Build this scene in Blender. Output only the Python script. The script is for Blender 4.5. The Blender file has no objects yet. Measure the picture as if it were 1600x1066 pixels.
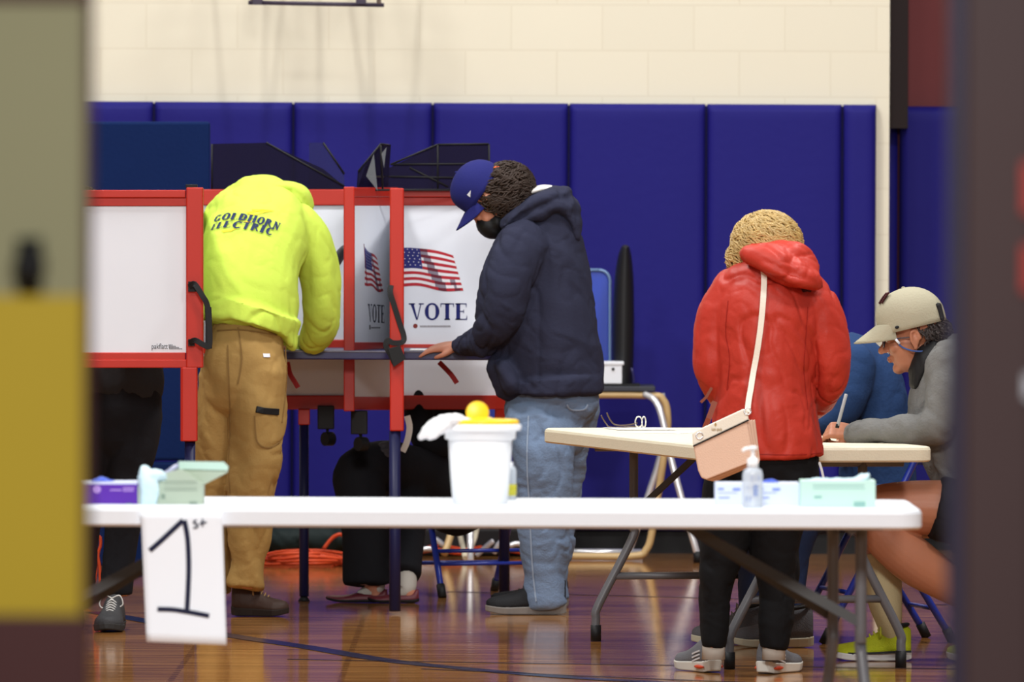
import bpy, bmesh, math, random
from mathutils import Vector, Matrix, noise
from mathutils.bvhtree import BVHTree
from math import sin, cos, pi, radians, sqrt

random.seed(7)
SC = bpy.context.scene
COL = SC.collection

# ------------------------------------------------------------------ camera
F = 12950.0          # focal length in pixels of the 1600 wide frame
EYE = 1.5
HOR = 337.0
ROLL = radians(0.25)
cam_d = bpy.data.cameras.new('camera')
cam = bpy.data.objects.new('camera', cam_d)
COL.objects.link(cam)
cam.location = (0, 0, EYE)
cam.rotation_euler = (radians(90), -ROLL, 0)
cam_d.sensor_width = 36.0
cam_d.lens = F * 36.0 / 1600.0
cam_d.shift_y = -(533.0 - HOR) / 1600.0
cam_d.clip_start = 0.5
cam_d.clip_end = 200
cam_d.dof.use_dof = True
cam_d.dof.focus_distance = 28.6
cam_d.dof.aperture_fstop = cam_d.lens / 1000.0 / 0.040
SC.camera = cam

# ------------------------------------------------------------------ world, lamps, exposure
w = bpy.data.worlds.new('gym_air')
w.use_nodes = True
w.node_tree.nodes['Background'].inputs[0].default_value = (0.96, 0.97, 1.0, 1)
w.node_tree.nodes['Background'].inputs[1].default_value = 0.20
SC.world = w
SC.view_settings.view_transform = 'Standard'
SC.view_settings.look = 'None'
SC.view_settings.gamma = 1.0
SC.view_settings.use_curve_mapping = False
SC.view_settings.exposure = -0.33


def lamp(name, loc, target, sx, sy, power, col=(1, .985, .965)):
    l = bpy.data.lights.new(name, 'AREA')
    l.shape = 'RECTANGLE'
    l.size, l.size_y = sx, sy
    l.energy = power
    l.color = col
    o = bpy.data.objects.new(name, l)
    COL.objects.link(o)
    o.location = loc
    o.rotation_euler = (Vector(target) - Vector(loc)).to_track_quat('-Z', 'Y').to_euler()
    return o


# high-bay lamps of the gym, plus two added fills, all out of the frame above
lamp('bay_and_fill_lamp', (-3.5, 22, 7.5), (-3.5, 22.6, 0), 1.2, 1.2, 470)
lamp('bay_and_fill_lamp', (3.5, 22, 7.5), (3.5, 22.6, 0), 1.2, 1.2, 430)
lamp('bay_and_fill_lamp', (-3.2, 28.5, 7.5), (-3.0, 29.2, 0), 1.2, 1.2, 520)
lamp('bay_and_fill_lamp', (3.2, 28.5, 7.5), (3.0, 29.2, 0), 1.2, 1.2, 520)
lamp('bay_and_fill_lamp', (-.9, 33.6, 7.5), (-.9, 35.2, 2.0), .22, .22, 210)
lamp('bay_and_fill_lamp', (-4.2, 33.2, 7.5), (-3.6, 35.2, 2.0), 1.6, 1.6, 140)
lamp('bay_and_fill_lamp', (3.0, 33.2, 7.5), (2.6, 35.2, 2.0), 1.6, 1.6, 120)
lamp('corridor_fill_lamp', (0.0, 5.5, 2.75), (0, 9, 1.2), .6, .6, 135)  # unseen hallway light, added to brighten the door faces
lamp('bay_and_fill_lamp', (0, 14.0, 5.6), (0, 21.5, .8), 1.5, 1.5, 950)  # added frontal fill, set low to brighten sign and boxes on the near table


# ------------------------------------------------------------------ pixel -> place helpers
def P(x, y, d):
    a, b = x - 800.0, y - HOR
    c, s = cos(ROLL), sin(ROLL)
    u, v = a * c + b * s, -a * s + b * c
    return Vector((u / F * d, d, EYE - v / F * d))


def FD(x, y):
    """distance of the floor point seen at a pixel"""
    a, b = x - 800.0, y - HOR
    v = -a * sin(ROLL) + b * cos(ROLL)
    return EYE * F / v


def FP(x, y, z=0.0):
    p = P(x, y, FD(x, y))
    p.z = z
    return p


def S(d):
    return F / d


def srgb(r, g, b):
    def f(c):
        c /= 255.0
        return c / 12.92 if c <= .04045 else ((c + .055) / 1.055) ** 2.4
    return (f(r), f(g), f(b), 1)


# ------------------------------------------------------------------ materials
MATS = {}


def mat(name, rgb, rough=.6, spec=.4, metal=0, bump=0, bscale=60, var=0.08, vscale=6, sheen=0, trans=0, alpha=1,
        sub=0, coat=0, stretch=(1, 1, 1)):
    if name in MATS:
        return MATS[name]
    m = bpy.data.materials.new(name)
    m.use_nodes = True
    nt = m.node_tree
    b = nt.nodes['Principled BSDF']
    c = srgb(*rgb)
    b.inputs['Roughness'].default_value = rough
    b.inputs['Specular IOR Level'].default_value = spec
    b.inputs['Metallic'].default_value = metal
    if sheen:
        b.inputs['Sheen Weight'].default_value = sheen
    if trans:
        b.inputs['Transmission Weight'].default_value = trans
    if alpha < 1:
        b.inputs['Alpha'].default_value = alpha
    if sub:
        b.inputs['Subsurface Weight'].default_value = sub
        b.inputs['Subsurface Radius'].default_value = (.02, .008, .004)
    if coat:
        b.inputs['Coat Weight'].default_value = coat
        b.inputs['Coat Roughness'].default_value = .1
    tc = nt.nodes.new('ShaderNodeTexCoord')
    mp = nt.nodes.new('ShaderNodeMapping')
    mp.inputs['Scale'].default_value = stretch
    nt.links.new(tc.outputs['Object'], mp.inputs[0])
    n = nt.nodes.new('ShaderNodeTexNoise')
    n.inputs['Scale'].default_value = vscale
    n.inputs['Detail'].default_value = 5
    nt.links.new(mp.outputs[0], n.inputs['Vector'])
    mx = nt.nodes.new('ShaderNodeMix')
    mx.data_type = 'RGBA'
    mx.inputs['A'].default_value = tuple(v * (1 - var) for v in c[:3]) + (1,)
    mx.inputs['B'].default_value = tuple(min(1, v * (1 + var)) for v in c[:3]) + (1,)
    nt.links.new(n.outputs['Fac'], mx.inputs['Factor'])
    nt.links.new(mx.outputs['Result'], b.inputs['Base Color'])
    if bump:
        n2 = nt.nodes.new('ShaderNodeTexNoise')
        n2.inputs['Scale'].default_value = bscale
        n2.inputs['Detail'].default_value = 4
        nt.links.new(mp.outputs[0], n2.inputs['Vector'])
        bp = nt.nodes.new('ShaderNodeBump')
        bp.inputs['Strength'].default_value = bump
        bp.inputs['Distance'].default_value = .01
        nt.links.new(n2.outputs['Fac'], bp.inputs['Height'])
        nt.links.new(bp.outputs[0], b.inputs['Normal'])
    MATS[name] = m
    return m


def floor_material():
    m = bpy.data.materials.new('varnished_wood_floor')
    m.use_nodes = True
    nt = m.node_tree
    b = nt.nodes['Principled BSDF']
    tc = nt.nodes.new('ShaderNodeTexCoord')
    mp = nt.nodes.new('ShaderNodeMapping')
    mp.inputs['Scale'].default_value = (.55, 9, 1)
    nt.links.new(tc.outputs['Object'], mp.inputs[0])
    br = nt.nodes.new('ShaderNodeTexBrick')
    br.inputs['Scale'].default_value = 1.0
    br.inputs['Mortar Size'].default_value = .006
    br.inputs['Brick Width'].default_value = .6
    br.inputs['Row Height'].default_value = .5
    br.inputs['Color1'].default_value = srgb(178, 126, 70)
    br.inputs['Color2'].default_value = srgb(140, 92, 50)
    br.inputs['Mortar'].default_value = srgb(112, 72, 40)
    nt.links.new(mp.outputs[0], br.inputs['Vector'])
    n = nt.nodes.new('ShaderNodeTexNoise')
    n.inputs['Scale'].default_value = 3.0
    n.inputs['Detail'].default_value = 8
    mp2 = nt.nodes.new('ShaderNodeMapping')
    mp2.inputs['Scale'].default_value = (1.6, 22, 1)
    nt.links.new(tc.outputs['Object'], mp2.inputs[0])
    nt.links.new(mp2.outputs[0], n.inputs['Vector'])
    mx = nt.nodes.new('ShaderNodeMix')
    mx.data_type = 'RGBA'
    mx.blend_type = 'MULTIPLY'
    mx.inputs['Factor'].default_value = .75
    rp = nt.nodes.new('ShaderNodeValToRGB')
    rp.color_ramp.elements[0].position = .3
    rp.color_ramp.elements[0].color = (.45, .42, .42, 1)
    rp.color_ramp.elements[1].position = .7
    rp.color_ramp.elements[1].color = (1.15, 1.1, 1.05, 1)
    nt.links.new(n.outputs['Fac'], rp.inputs[0])
    nt.links.new(br.outputs['Color'], mx.inputs['A'])
    nt.links.new(rp.outputs['Color'], mx.inputs['B'])
    nt.links.new(mx.outputs['Result'], b.inputs['Base Color'])
    b.inputs['Roughness'].default_value = .085
    b.inputs['Specular IOR Level'].default_value = .38
    n3 = nt.nodes.new('ShaderNodeTexNoise')
    n3.inputs['Scale'].default_value = 2.0
    n3.inputs['Detail'].default_value = 3
    mp3 = nt.nodes.new('ShaderNodeMapping')
    mp3.inputs['Scale'].default_value = (3, 10, 1)
    nt.links.new(tc.outputs['Object'], mp3.inputs[0])
    nt.links.new(mp3.outputs[0], n3.inputs['Vector'])
    bp = nt.nodes.new('ShaderNodeBump')
    bp.inputs['Strength'].default_value = .06
    bp.inputs['Distance'].default_value = .01
    nt.links.new(n3.outputs['Fac'], bp.inputs['Height'])
    nt.links.new(bp.outputs[0], b.inputs['Normal'])
    return m


def block_material():
    """cream painted concrete block, 0.406 x 0.203 m units"""
    m = bpy.data.materials.new('cream_painted_block')
    m.use_nodes = True
    nt = m.node_tree
    b = nt.nodes['Principled BSDF']
    tc = nt.nodes.new('ShaderNodeTexCoord')
    sep = nt.nodes.new('ShaderNodeSeparateXYZ')
    cmb = nt.nodes.new('ShaderNodeCombineXYZ')
    nt.links.new(tc.outputs['Object'], sep.inputs[0])
    nt.links.new(sep.outputs['X'], cmb.inputs['X'])
    nt.links.new(sep.outputs['Z'], cmb.inputs['Y'])
    br = nt.nodes.new('ShaderNodeTexBrick')
    br.inputs['Scale'].default_value = 1
    br.inputs['Mortar Size'].default_value = .006
    br.inputs['Mortar Smooth'].default_value = .6
    br.inputs['Brick Width'].default_value = .406
    br.inputs['Row Height'].default_value = .2032
    br.inputs['Color1'].default_value = srgb(225, 219, 198)
    br.inputs['Color2'].default_value = srgb(222, 216, 195)
    br.inputs['Mortar'].default_value = srgb(218, 211, 189)
    nt.links.new(cmb.outputs[0], br.inputs['Vector'])
    nt.links.new(br.outputs['Color'], b.inputs['Base Color'])
    b.inputs['Roughness'].default_value = .5
    bp = nt.nodes.new('ShaderNodeBump')
    bp.inputs['Strength'].default_value = .12
    bp.inputs['Distance'].default_value = .002
    bp.invert = True
    nt.links.new(br.outputs['Fac'], bp.inputs['Height'])
    nt.links.new(bp.outputs[0], b.inputs['Normal'])
    return m


M_FLOOR = floor_material()
M_BLOCK = block_material()
M_PAD = mat('blue_vinyl_pad', (29, 26, 112), .6, .15, bump=.12, bscale=25, var=.06, vscale=3)
M_BLACK = mat('black_rubber', (20, 20, 22), .6, .3)
M_RED = mat('red_booth_plastic', (178, 34, 16), .42, .4, var=.05)
M_WHITE = mat('white_panel', (218, 222, 230), .5, .3, var=.02)
M_NAVY = mat('navy_metal', (20, 22, 62), .5, .3)
M_DKBLUE = mat('dark_blue_laminate', (34, 32, 84), .35, .5)
M_PLASTIC = mat('speckled_white_plastic', (222, 227, 234), .45, .4, bump=.1, bscale=200, var=.02, vscale=60)
M_IVORY = mat('ivory_plastic', (222, 214, 190), .5, .3, bump=.15, bscale=160, var=.04, vscale=30)
M_GREYM = mat('grey_enamel_metal', (92, 92, 96), .4, .5, var=.06, vscale=20)
M_DKGREY = mat('dark_grey_metal', (58, 58, 58), .45, .4)
M_SKIN = mat('skin', (196, 134, 108), .5, .35, bump=.1, bscale=120, var=.08, vscale=14, sub=.08)
M_SKIN2 = mat('tanned_skin', (172, 112, 84), .45, .4, bump=.08, bscale=120, var=.08, vscale=10, sub=.08)
M_CHROME = mat('chrome_tube', (235, 235, 238), .25, .6, metal=.6, var=.02)
M_TAN = mat('tan_enamel_tube', (190, 160, 110), .4, .5)
M_INK = mat('navy_ink', (28, 34, 100), .6, .2, var=.02)
M_BLKINK = mat('black_marker', (28, 32, 58), .6, .2, var=.02)


# ------------------------------------------------------------------ object helpers
def tag(o, label=None, cat=None, group=None, kind=None):
    if label: o['label'] = label
    if cat: o['category'] = cat
    if group: o['group'] = group
    if kind: o['kind'] = kind
    return o


def empty(name, loc=(0, 0, 0)):
    o = bpy.data.objects.new(name, None)
    o.empty_display_size = .1
    o.location = loc
    COL.objects.link(o)
    return o


def link(name, me, m, parent=None, smooth=True, bevel=0, segs=2):
    if m is not None:
        if isinstance(m, (list, tuple)):
            for k in m: me.materials.append(k)
        else:
            me.materials.append(m)
    if smooth:
        me.polygons.foreach_set('use_smooth', [True] * len(me.polygons))
    o = bpy.data.objects.new(name, me)
    COL.objects.link(o)
    if parent is not None:
        o.parent = parent
        off = Vector((0, 0, 0))
        q = parent
        while q is not None:
            off += q.location
            q = q.parent
        # mesh data are in world coordinates: keep them there
        me.transform(Matrix.Translation(-off))
    if bevel:
        b = o.modifiers.new('bevel', 'BEVEL')
        b.width = bevel
        b.segments = segs
        b.limit_method = 'ANGLE'
        b.angle_limit = radians(40)
    return o


def done(name, bm, m, parent=None, smooth=False, bevel=0, segs=2, origin=None):
    bmesh.ops.recalc_face_normals(bm, faces=bm.faces[:])
    me = bpy.data.meshes.new(name)
    bm.to_mesh(me)
    bm.free()
    if smooth is False and bevel == 0:
        o = link(name, me, m, parent, False)
    else:
        o = link(name, me, m, parent, True, bevel, segs)
        if not smooth:
            me.polygons.foreach_set('use_smooth', [False] * len(me.polygons))
    if parent is None:
        set_origin(o)
    return o


def set_origin(o):
    me = o.data
    if not me.vertices: return
    xs = [v.co.x for v in me.vertices]; ys = [v.co.y for v in me.vertices]; zs = [v.co.z for v in me.vertices]
    c = Vector(((min(xs) + max(xs)) / 2, (min(ys) + max(ys)) / 2, min(zs)))
    me.transform(Matrix.Translation(-c))
    o.location = o.location + c


def nb():
    return bmesh.new()


def hexa(bm, pts):
    """8 points: bottom 4 then top 4"""
    v = [bm.verts.new(p) for p in pts]
    for f in ((0, 1, 2, 3), (4, 5, 6, 7), (0, 1, 5, 4), (1, 2, 6, 5), (2, 3, 7, 6), (3, 0, 4, 7)):
        try: bm.faces.new([v[i] for i in f])
        except ValueError: pass


def box(bm, a, b, M=None):
    x0, y0, z0 = a; x1, y1, z1 = b
    pts = [Vector(p) for p in ((x0, y0, z0), (x1, y0, z0), (x1, y1, z0), (x0, y1, z0),
                               (x0, y0, z1), (x1, y0, z1), (x1, y1, z1), (x0, y1, z1))]
    if M is not None: pts = [M @ p for p in pts]
    hexa(bm, pts)


def pbox(bm, x0, y0, x1, y1, d, th):
    """box whose front face covers a pixel rectangle at distance d, th metres deep"""
    q = [P(x0, y1, d), P(x1, y1, d), P(x1, y0, d), P(x0, y0, d)]
    t = Vector((0, th, 0))
    hexa(bm, q + [p + t for p in q])


def pquad(bm, pts, th, n=None):
    """prism from any polygon of (x, y, d) pixels, th deep along n"""
    n = n or Vector((0, 1, 0))
    a = [P(*p) for p in pts]
    f0 = [bm.verts.new(p) for p in a]
    f1 = [bm.verts.new(p + n * th) for p in a]
    bm.faces.new(f0)
    bm.faces.new(list(reversed(f1)))
    k = len(a)
    for i in range(k):
        bm.faces.new([f0[i], f0[(i + 1) % k], f1[(i + 1) % k], f1[i]])


def catmull(pts, n):
    """pts: list of tuples of floats; returns interpolated tuples"""
    if len(pts) < 3 or n <= 1:
        if n <= 1: return [tuple(p) for p in pts]
    out = []
    k = len(pts)
    for i in range(k - 1):
        p0 = pts[max(i - 1, 0)]; p1 = pts[i]; p2 = pts[i + 1]; p3 = pts[min(i + 2, k - 1)]
        for j in range(n):
            t = j / n
            out.append(tuple(.5 * ((2 * b) + (c - a) * t + (2 * a - 5 * b + 4 * c - d) * t * t +
                                   (-a + 3 * b - 3 * c + d) * t ** 3) for a, b, c, d in zip(p0, p1, p2, p3)))
    out.append(tuple(pts[-1]))
    return out


def rings(bm, rr, seg=24):
    """rr: list of (centre, side, dep) vectors; closed loft with fan caps"""
    prev = None
    first = None
    for c, a, b in rr:
        ring = [bm.verts.new(c + a * cos(2 * pi * i / seg) + b * sin(2 * pi * i / seg)) for i in range(seg)]
        if prev:
            for i in range(seg):
                bm.faces.new([prev[i], prev[(i + 1) % seg], ring[(i + 1) % seg], ring[i]])
        else:
            first = ring
        prev = ring
    bm.faces.new(list(reversed(first)))
    bm.faces.new(prev)


def loft(bm, pts, n=6, seg=24, cap0=None, cap1=None, ref=Vector((0, 1, 0))):
    """pts: (x, y, z, r_side, r_depth) in metres"""
    q = catmull([tuple(p) for p in pts], n)
    C = [Vector(p[:3]) for p in q]
    rr = []
    ps = None
    fr = []
    for i in range(len(C)):
        t = (C[min(i + 1, len(C) - 1)] - C[max(i - 1, 0)])
        if t.length < 1e-9: t = Vector((0, 0, 1))
        t.normalize()
        s = t.cross(ref)
        if s.length < .15:
            s = ps.copy() if ps else Vector((1, 0, 0))
            s = s - t * s.dot(t)
        s.normalize()
        if ps and s.dot(ps) < 0: s = -s
        ps = s
        fr.append((t, s, s.cross(t).normalized()))
    for k, (i, cap, sg) in enumerate(((0, cap0, -1), (len(C) - 1, cap1, 1))):
        pass
    def capr(i, cap, sg):
        rs, rd = q[i][3], q[i][4]
        L = min(rs, rd) if cap is None else cap
        out = []
        for a in (.35, .6, .8, .93, .99):
            k = sqrt(max(0, 1 - a * a))
            out.append((C[i] + fr[i][0] * sg * L * a, fr[i][1] * rs * k, fr[i][2] * rd * k))
        return out
    rr += list(reversed(capr(0, cap0, -1)))
    for i in range(len(C)):
        rr.append((C[i], fr[i][1] * q[i][3], fr[i][2] * q[i][4]))
    rr += capr(len(C) - 1, cap1, 1)
    rings(bm, rr, seg)


def limb(bm, spec, d0, n=6, seg=24, cap0=None, cap1=None, k=1.0):
    """spec: (px, py, extra distance, half width px, half depth m)"""
    pts = []
    for x, y, dd, rs, rd in spec:
        p = P(x, y, d0 + dd)
        pts.append((p.x, p.y, p.z, rs * k / S(d0 + dd), rd * k))
    loft(bm, pts, n, seg, cap0, cap1)


def tube(bm, pts, r, n=6, seg=12, cap=.0):
    rr = r if isinstance(r, (list, tuple)) else [r] * len(pts)
    loft(bm, [(p[0], p[1], p[2], q, q) for p, q in zip(pts, rr)], n, seg, cap, cap)


def ptube(bm, pts, r, n=6, seg=12, cap=0.0):
    tube(bm, [P(*p) for p in pts], r, n, seg, cap)


def ball(bm, c, r, M=None, seg=20):
    """ellipsoid with radii r=(rx,ry,rz); M maps local to world"""
    N = seg // 2
    rows = []
    for i in range(N + 1):
        th = pi * i / N
        row = []
        for j in range(seg):
            ph = 2 * pi * j / seg
            p = Vector((c[0] + r[0] * sin(th) * cos(ph), c[1] + r[1] * sin(th) * sin(ph), c[2] + r[2] * cos(th)))
            if M is not None: p = M @ p
            row.append(p)
            if i in (0, N): break
        rows.append([bm.verts.new(p) for p in row])
    for i in range(N):
        a, b = rows[i], rows[i + 1]
        for j in range(seg):
            k = (j + 1) % seg
            if len(a) == 1: bm.faces.new([a[0], b[j], b[k]])
            elif len(b) == 1: bm.faces.new([a[j], b[0], a[k]])
            else: bm.faces.new([a[j], b[j], b[k], a[k]])


def ribbon(bm, pts, wdt, th, nrm=None):
    """flat strap through world points; nrm = surface normals"""
    k = len(pts)
    prev = None
    for i in range(k):
        t = (pts[min(i + 1, k - 1)] - pts[max(i - 1, 0)]).normalized()
        n = (nrm[i] if nrm else Vector((0, -1, 0)))
        s = t.cross(n)
        if s.length < 1e-4: s = Vector((1, 0, 0))
        s.normalize()
        n = s.cross(t).normalized()
        ww = wdt[i] if isinstance(wdt, list) else wdt
        ring = [bm.verts.new(pts[i] + s * a * ww / 2 + n * b * th / 2) for a, b in ((-1, -1), (1, -1), (1, 1), (-1, 1))]
        if prev:
            for j in range(4):
                bm.faces.new([prev[j], prev[(j + 1) % 4], ring[(j + 1) % 4], ring[j]])
        else:
            bm.faces.new(list(reversed(ring)))
        prev = ring
    bm.faces.new(prev)


def smoothpts(pts, n=8):
    return [Vector(p) for p in catmull([tuple(p) for p in pts], n)]


def nvec(q):
    n = noise.noise
    return Vector((n(q + Vector((17.3, 5.1, 2.7))), n(q + Vector((3.9, 31.7, 9.2))), n(q + Vector((8.8, 1.4, 47.6))))) * 1.3


def remesh(bm, voxel, smooth=4, fold=None, name='m', factor=.5):
    """fuse the closed shells of bm into one continuous surface, then crease it"""
    me = bpy.data.meshes.new(name)
    bmesh.ops.recalc_face_normals(bm, faces=bm.faces[:])
    bm.to_mesh(me)
    bm.free()
    o = bpy.data.objects.new('tmp', me)
    COL.objects.link(o)
    r = o.modifiers.new('r', 'REMESH')
    r.mode = 'VOXEL'
    r.voxel_size = voxel
    if smooth:
        s = o.modifiers.new('s', 'SMOOTH')
        s.factor = factor
        s.iterations = smooth
    dg = bpy.context.evaluated_depsgraph_get()
    out = bpy.data.meshes.new_from_object(o.evaluated_get(dg))
    bpy.data.objects.remove(o)
    bpy.data.meshes.remove(me)
    out.name = name
    if fold:
        amp, (sx, sy, sz), seed = fold[:3]
        wb, wc, sharp = fold[3] if len(fold) > 3 else (1.1, .55, 5.0)
        nn = [v.normal.copy() for v in out.vertices]
        off = Vector((seed * 3.1, seed * 7.7, seed * 1.3))
        N = noise.noise
        for v, n in zip(out.vertices, nn):
            c = v.co
            q = Vector((c.x * sx, c.y * sy, c.z * sz * .8 + c.x * sx * .35)) + off
            q = q + nvec(q * .45) * 1.1
            broad = N(q * .8)
            cr1 = max(0.0, 1 - abs(N(q * 1.1 + off)) * sharp) ** 1.4
            q3 = Vector((c.x * sx + c.z * sz * .8, c.y * sy, c.z * sz * 1.5)) * 1.5 + off * 2 + nvec(q * .9) * .8
            cr2 = max(0.0, 1 - abs(N(q3)) * 4.5) ** 1.3
            big = max(0.0, N(q * .5 - off) + .25)
            v.co = c + n * amp * (broad * wb + (1 - abs(N(q3 * .7))) * .35 - cr1 * (.08 + big * wc) - cr2 * .12 - .1)
    out.update()
    return out


def bvh_of(o):
    """surface of an object in world coordinates"""
    me = o.data
    q, off = o, Vector((0, 0, 0))
    while q is not None:
        off += q.location
        q = q.parent
    return BVHTree.FromPolygons([v.co + off for v in me.vertices], [tuple(p.vertices) for p in me.polygons])


def onto(bvh, x, y, d, lift=.004):
    """point where the view ray through pixel (x, y) meets a surface"""
    o = Vector((0, 0, EYE))
    dr = (P(x, y, d) - o).normalized()
    hit, n, _, _ = bvh.ray_cast(o, dr)
    if hit is None:
        return P(x, y, d), Vector((0, -1, 0))
    if n.dot(dr) > 0: n = -n
    return hit + n * lift, n


# ------------------------------------------------------------------ serif lettering drawn from strokes
def glyph(ch, bold=0):
    T, t, h = .17 + bold * .14, .06 + bold * .09, .05 + bold * .06
    L = []
    def R(x0, y0, x1, y1): L.append([(x0, y0), (x1, y0), (x1, y1), (x0, y1)])
    def Q(*p): L.append(list(p))
    def serif(x, y, wd=.15):
        if y < .5: R(x - wd, 0, x + wd, h)
        else: R(x - wd, 1 - h, x + wd, 1)
    def stem(x):
        R(x - T / 2, 0, x + T / 2, 1); serif(x, 0, .17); serif(x, 1, .17)
    def arc(cx, cy, rx, ry, a0, a1, thick=T, thin=t, n=18):
        for i in range(n):
            b0 = a0 + (a1 - a0) * i / n; b1 = a0 + (a1 - a0) * (i + 1) / n
            pp = []
            for a in (b0, b1):
                k = thin + (thick - thin) * abs(cos(a)) ** 1.5
                pp.append(((cx + rx * cos(a), cy + ry * sin(a)), (cx + (rx - k) * cos(a), cy + (ry - min(k, thin + .01)) * sin(a))))
            L.append([pp[0][0], pp[1][0], pp[1][1], pp[0][1]])
    wdt = .8
    if ch == 'V':
        Q((.08, 1), (.28, 1), (.52, .0), (.44, 0)); Q((.76, 1), (.70, 1), (.46, 0), (.52, 0))
        serif(.17, 1, .19); serif(.74, 1, .15); wdt = .9
    elif ch == 'O':
        arc(.45, .5, .44, .52, 0, 2 * pi, n=36); wdt = .92
    elif ch == 'T':
        stem(.4); R(0, .94, .8, 1); Q((0, .94), (.05, .94), (.03, .76), (0, .76)); Q((.8, .94), (.75, .94), (.77, .76), (.8, .76)); wdt = .84
    elif ch == 'E':
        stem(.18); R(.2, .94, .68, 1); R(.2, 0, .72, .06); R(.2, .48, .52, .54)
        Q((.68, .94), (.63, .94), (.65, .76), (.68, .76)); Q((.72, .06), (.66, .06), (.69, .26), (.72, .26)); R(.49, .40, .53, .62); wdt = .76
    elif ch == 'L':
        stem(.18); R(.2, 0, .66, .06); Q((.66, .06), (.60, .06), (.63, .26), (.66, .26)); wdt = .7
    elif ch == 'D':
        stem(.18); arc(.3, .5, .52, .5, -pi / 2, pi / 2); R(.18, .94, .34, 1); R(.18, 0, .34, .06); wdt = .88
    elif ch == 'H':
        stem(.18); stem(.7); R(.2, .47, .7, .53); wdt = .92
    elif ch == 'R':
        stem(.18); arc(.32, .74, .34, .26, -pi / 2, pi / 2); R(.18, .94, .36, 1); R(.18, .46, .36, .52)
        Q((.36, .5), (.52, .5), (.86, 0), (.66, 0)); wdt = .86
    elif ch == 'N':
        R(.16 - t / 2, 0, .16 + t / 2, 1); R(.70 - t / 2, 0, .70 + t / 2, 1); Q((.05 - bold * .05, 1), (.24 + bold * .05, 1), (.75 + bold * .05, 0), (.62 - bold * .04, 0)); serif(.16, 0); serif(.70, 1); wdt = .86
    elif ch == 'C':
        arc(.47, .5, .45, .52, pi * .25, pi * 1.75, n=26); R(.76, .7, .80, .98); R(.76, .05, .80, .3); wdt = .84
    elif ch == 'G':
        arc(.47, .5, .45, .52, pi * .25, pi * 1.8, n=26); R(.76, .7, .80, .98); R(.68, 0.05, .84, .42); R(.58, .4, .92, .45); wdt = .92
    elif ch == 'I':
        stem(.2); wdt = .42
    elif ch == ' ':
        wdt = .4
    return L, wdt


def lettering(text, gap=.04, bold=0):
    out, x = [], 0
    for ch in text:
        L, wd = glyph(ch, bold)
        out += [[(a + x, b) for a, b in q] for q in L]
        x += wd + gap
    return out, x - gap


def print_polys(bm, polys, fn, sub=1, mi=0):
    """polys: 2D quads; fn maps (u, v) to a world point"""
    for q in polys:
        if len(q) == 4 and sub > 1:
            g = [[None] * (sub + 1) for _ in range(sub + 1)]
            for i in range(sub + 1):
                for j in range(sub + 1):
                    a, b = i / sub, j / sub
                    u = (q[0][0] * (1 - a) + q[1][0] * a) * (1 - b) + (q[3][0] * (1 - a) + q[2][0] * a) * b
                    v = (q[0][1] * (1 - a) + q[1][1] * a) * (1 - b) + (q[3][1] * (1 - a) + q[2][1] * a) * b
                    g[i][j] = bm.verts.new(fn(u, v))
            for i in range(sub):
                for j in range(sub):
                    f = bm.faces.new([g[i][j], g[i + 1][j], g[i + 1][j + 1], g[i][j + 1]])
                    f.material_index = mi
        else:
            f = bm.faces.new([bm.verts.new(fn(a, b)) for a, b in q])
            f.material_index = mi


# ================================================================== THE ROOM
def structure(o):
    o['kind'] = 'structure'
    return o


bm = nb(); box(bm, (-9, 4, -.1), (9, 38.5, 0))
structure(done('floor', bm, M_FLOOR))

WD = 36.88            # face of the back wall
XR = P(1390, 100, WD).x
bm = nb(); box(bm, (-9, WD, 0), (XR, WD + .3, 6.5))
structure(done('wall_back', bm, M_BLOCK))
bm = nb(); box(bm, (XR - .3, WD + .3, 0), (XR + .001, WD + .9, 6.5))
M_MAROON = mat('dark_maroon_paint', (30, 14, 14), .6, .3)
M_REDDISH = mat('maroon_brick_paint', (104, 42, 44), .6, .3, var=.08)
# recess beside the main wall: a dark return and a maroon wall
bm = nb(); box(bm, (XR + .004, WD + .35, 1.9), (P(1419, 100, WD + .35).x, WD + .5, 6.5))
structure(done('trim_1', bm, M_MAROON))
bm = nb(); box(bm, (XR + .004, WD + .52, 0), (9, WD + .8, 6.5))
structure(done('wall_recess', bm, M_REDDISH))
bm = nb(); box(bm, (-9, WD - .02, 0), (XR, WD - .001, .13))
structure(done('baseboard_back', bm, M_BLACK))
bm = nb(); box(bm, (XR, WD + .5, 0), (9, WD + .519, .13))
structure(done('baseboard_recess', bm, M_BLACK))

bm = nb(); box(bm, (-9, WD - .03, .12), (P(1371, 170, WD).x - .01, WD - .0205, 1.992))
structure(done('trim_2', bm, mat('navy_pad_backing', (20, 18, 60), .7, .2)))
# wall pads: each padded panel is a thing
PT = 2.0


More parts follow.
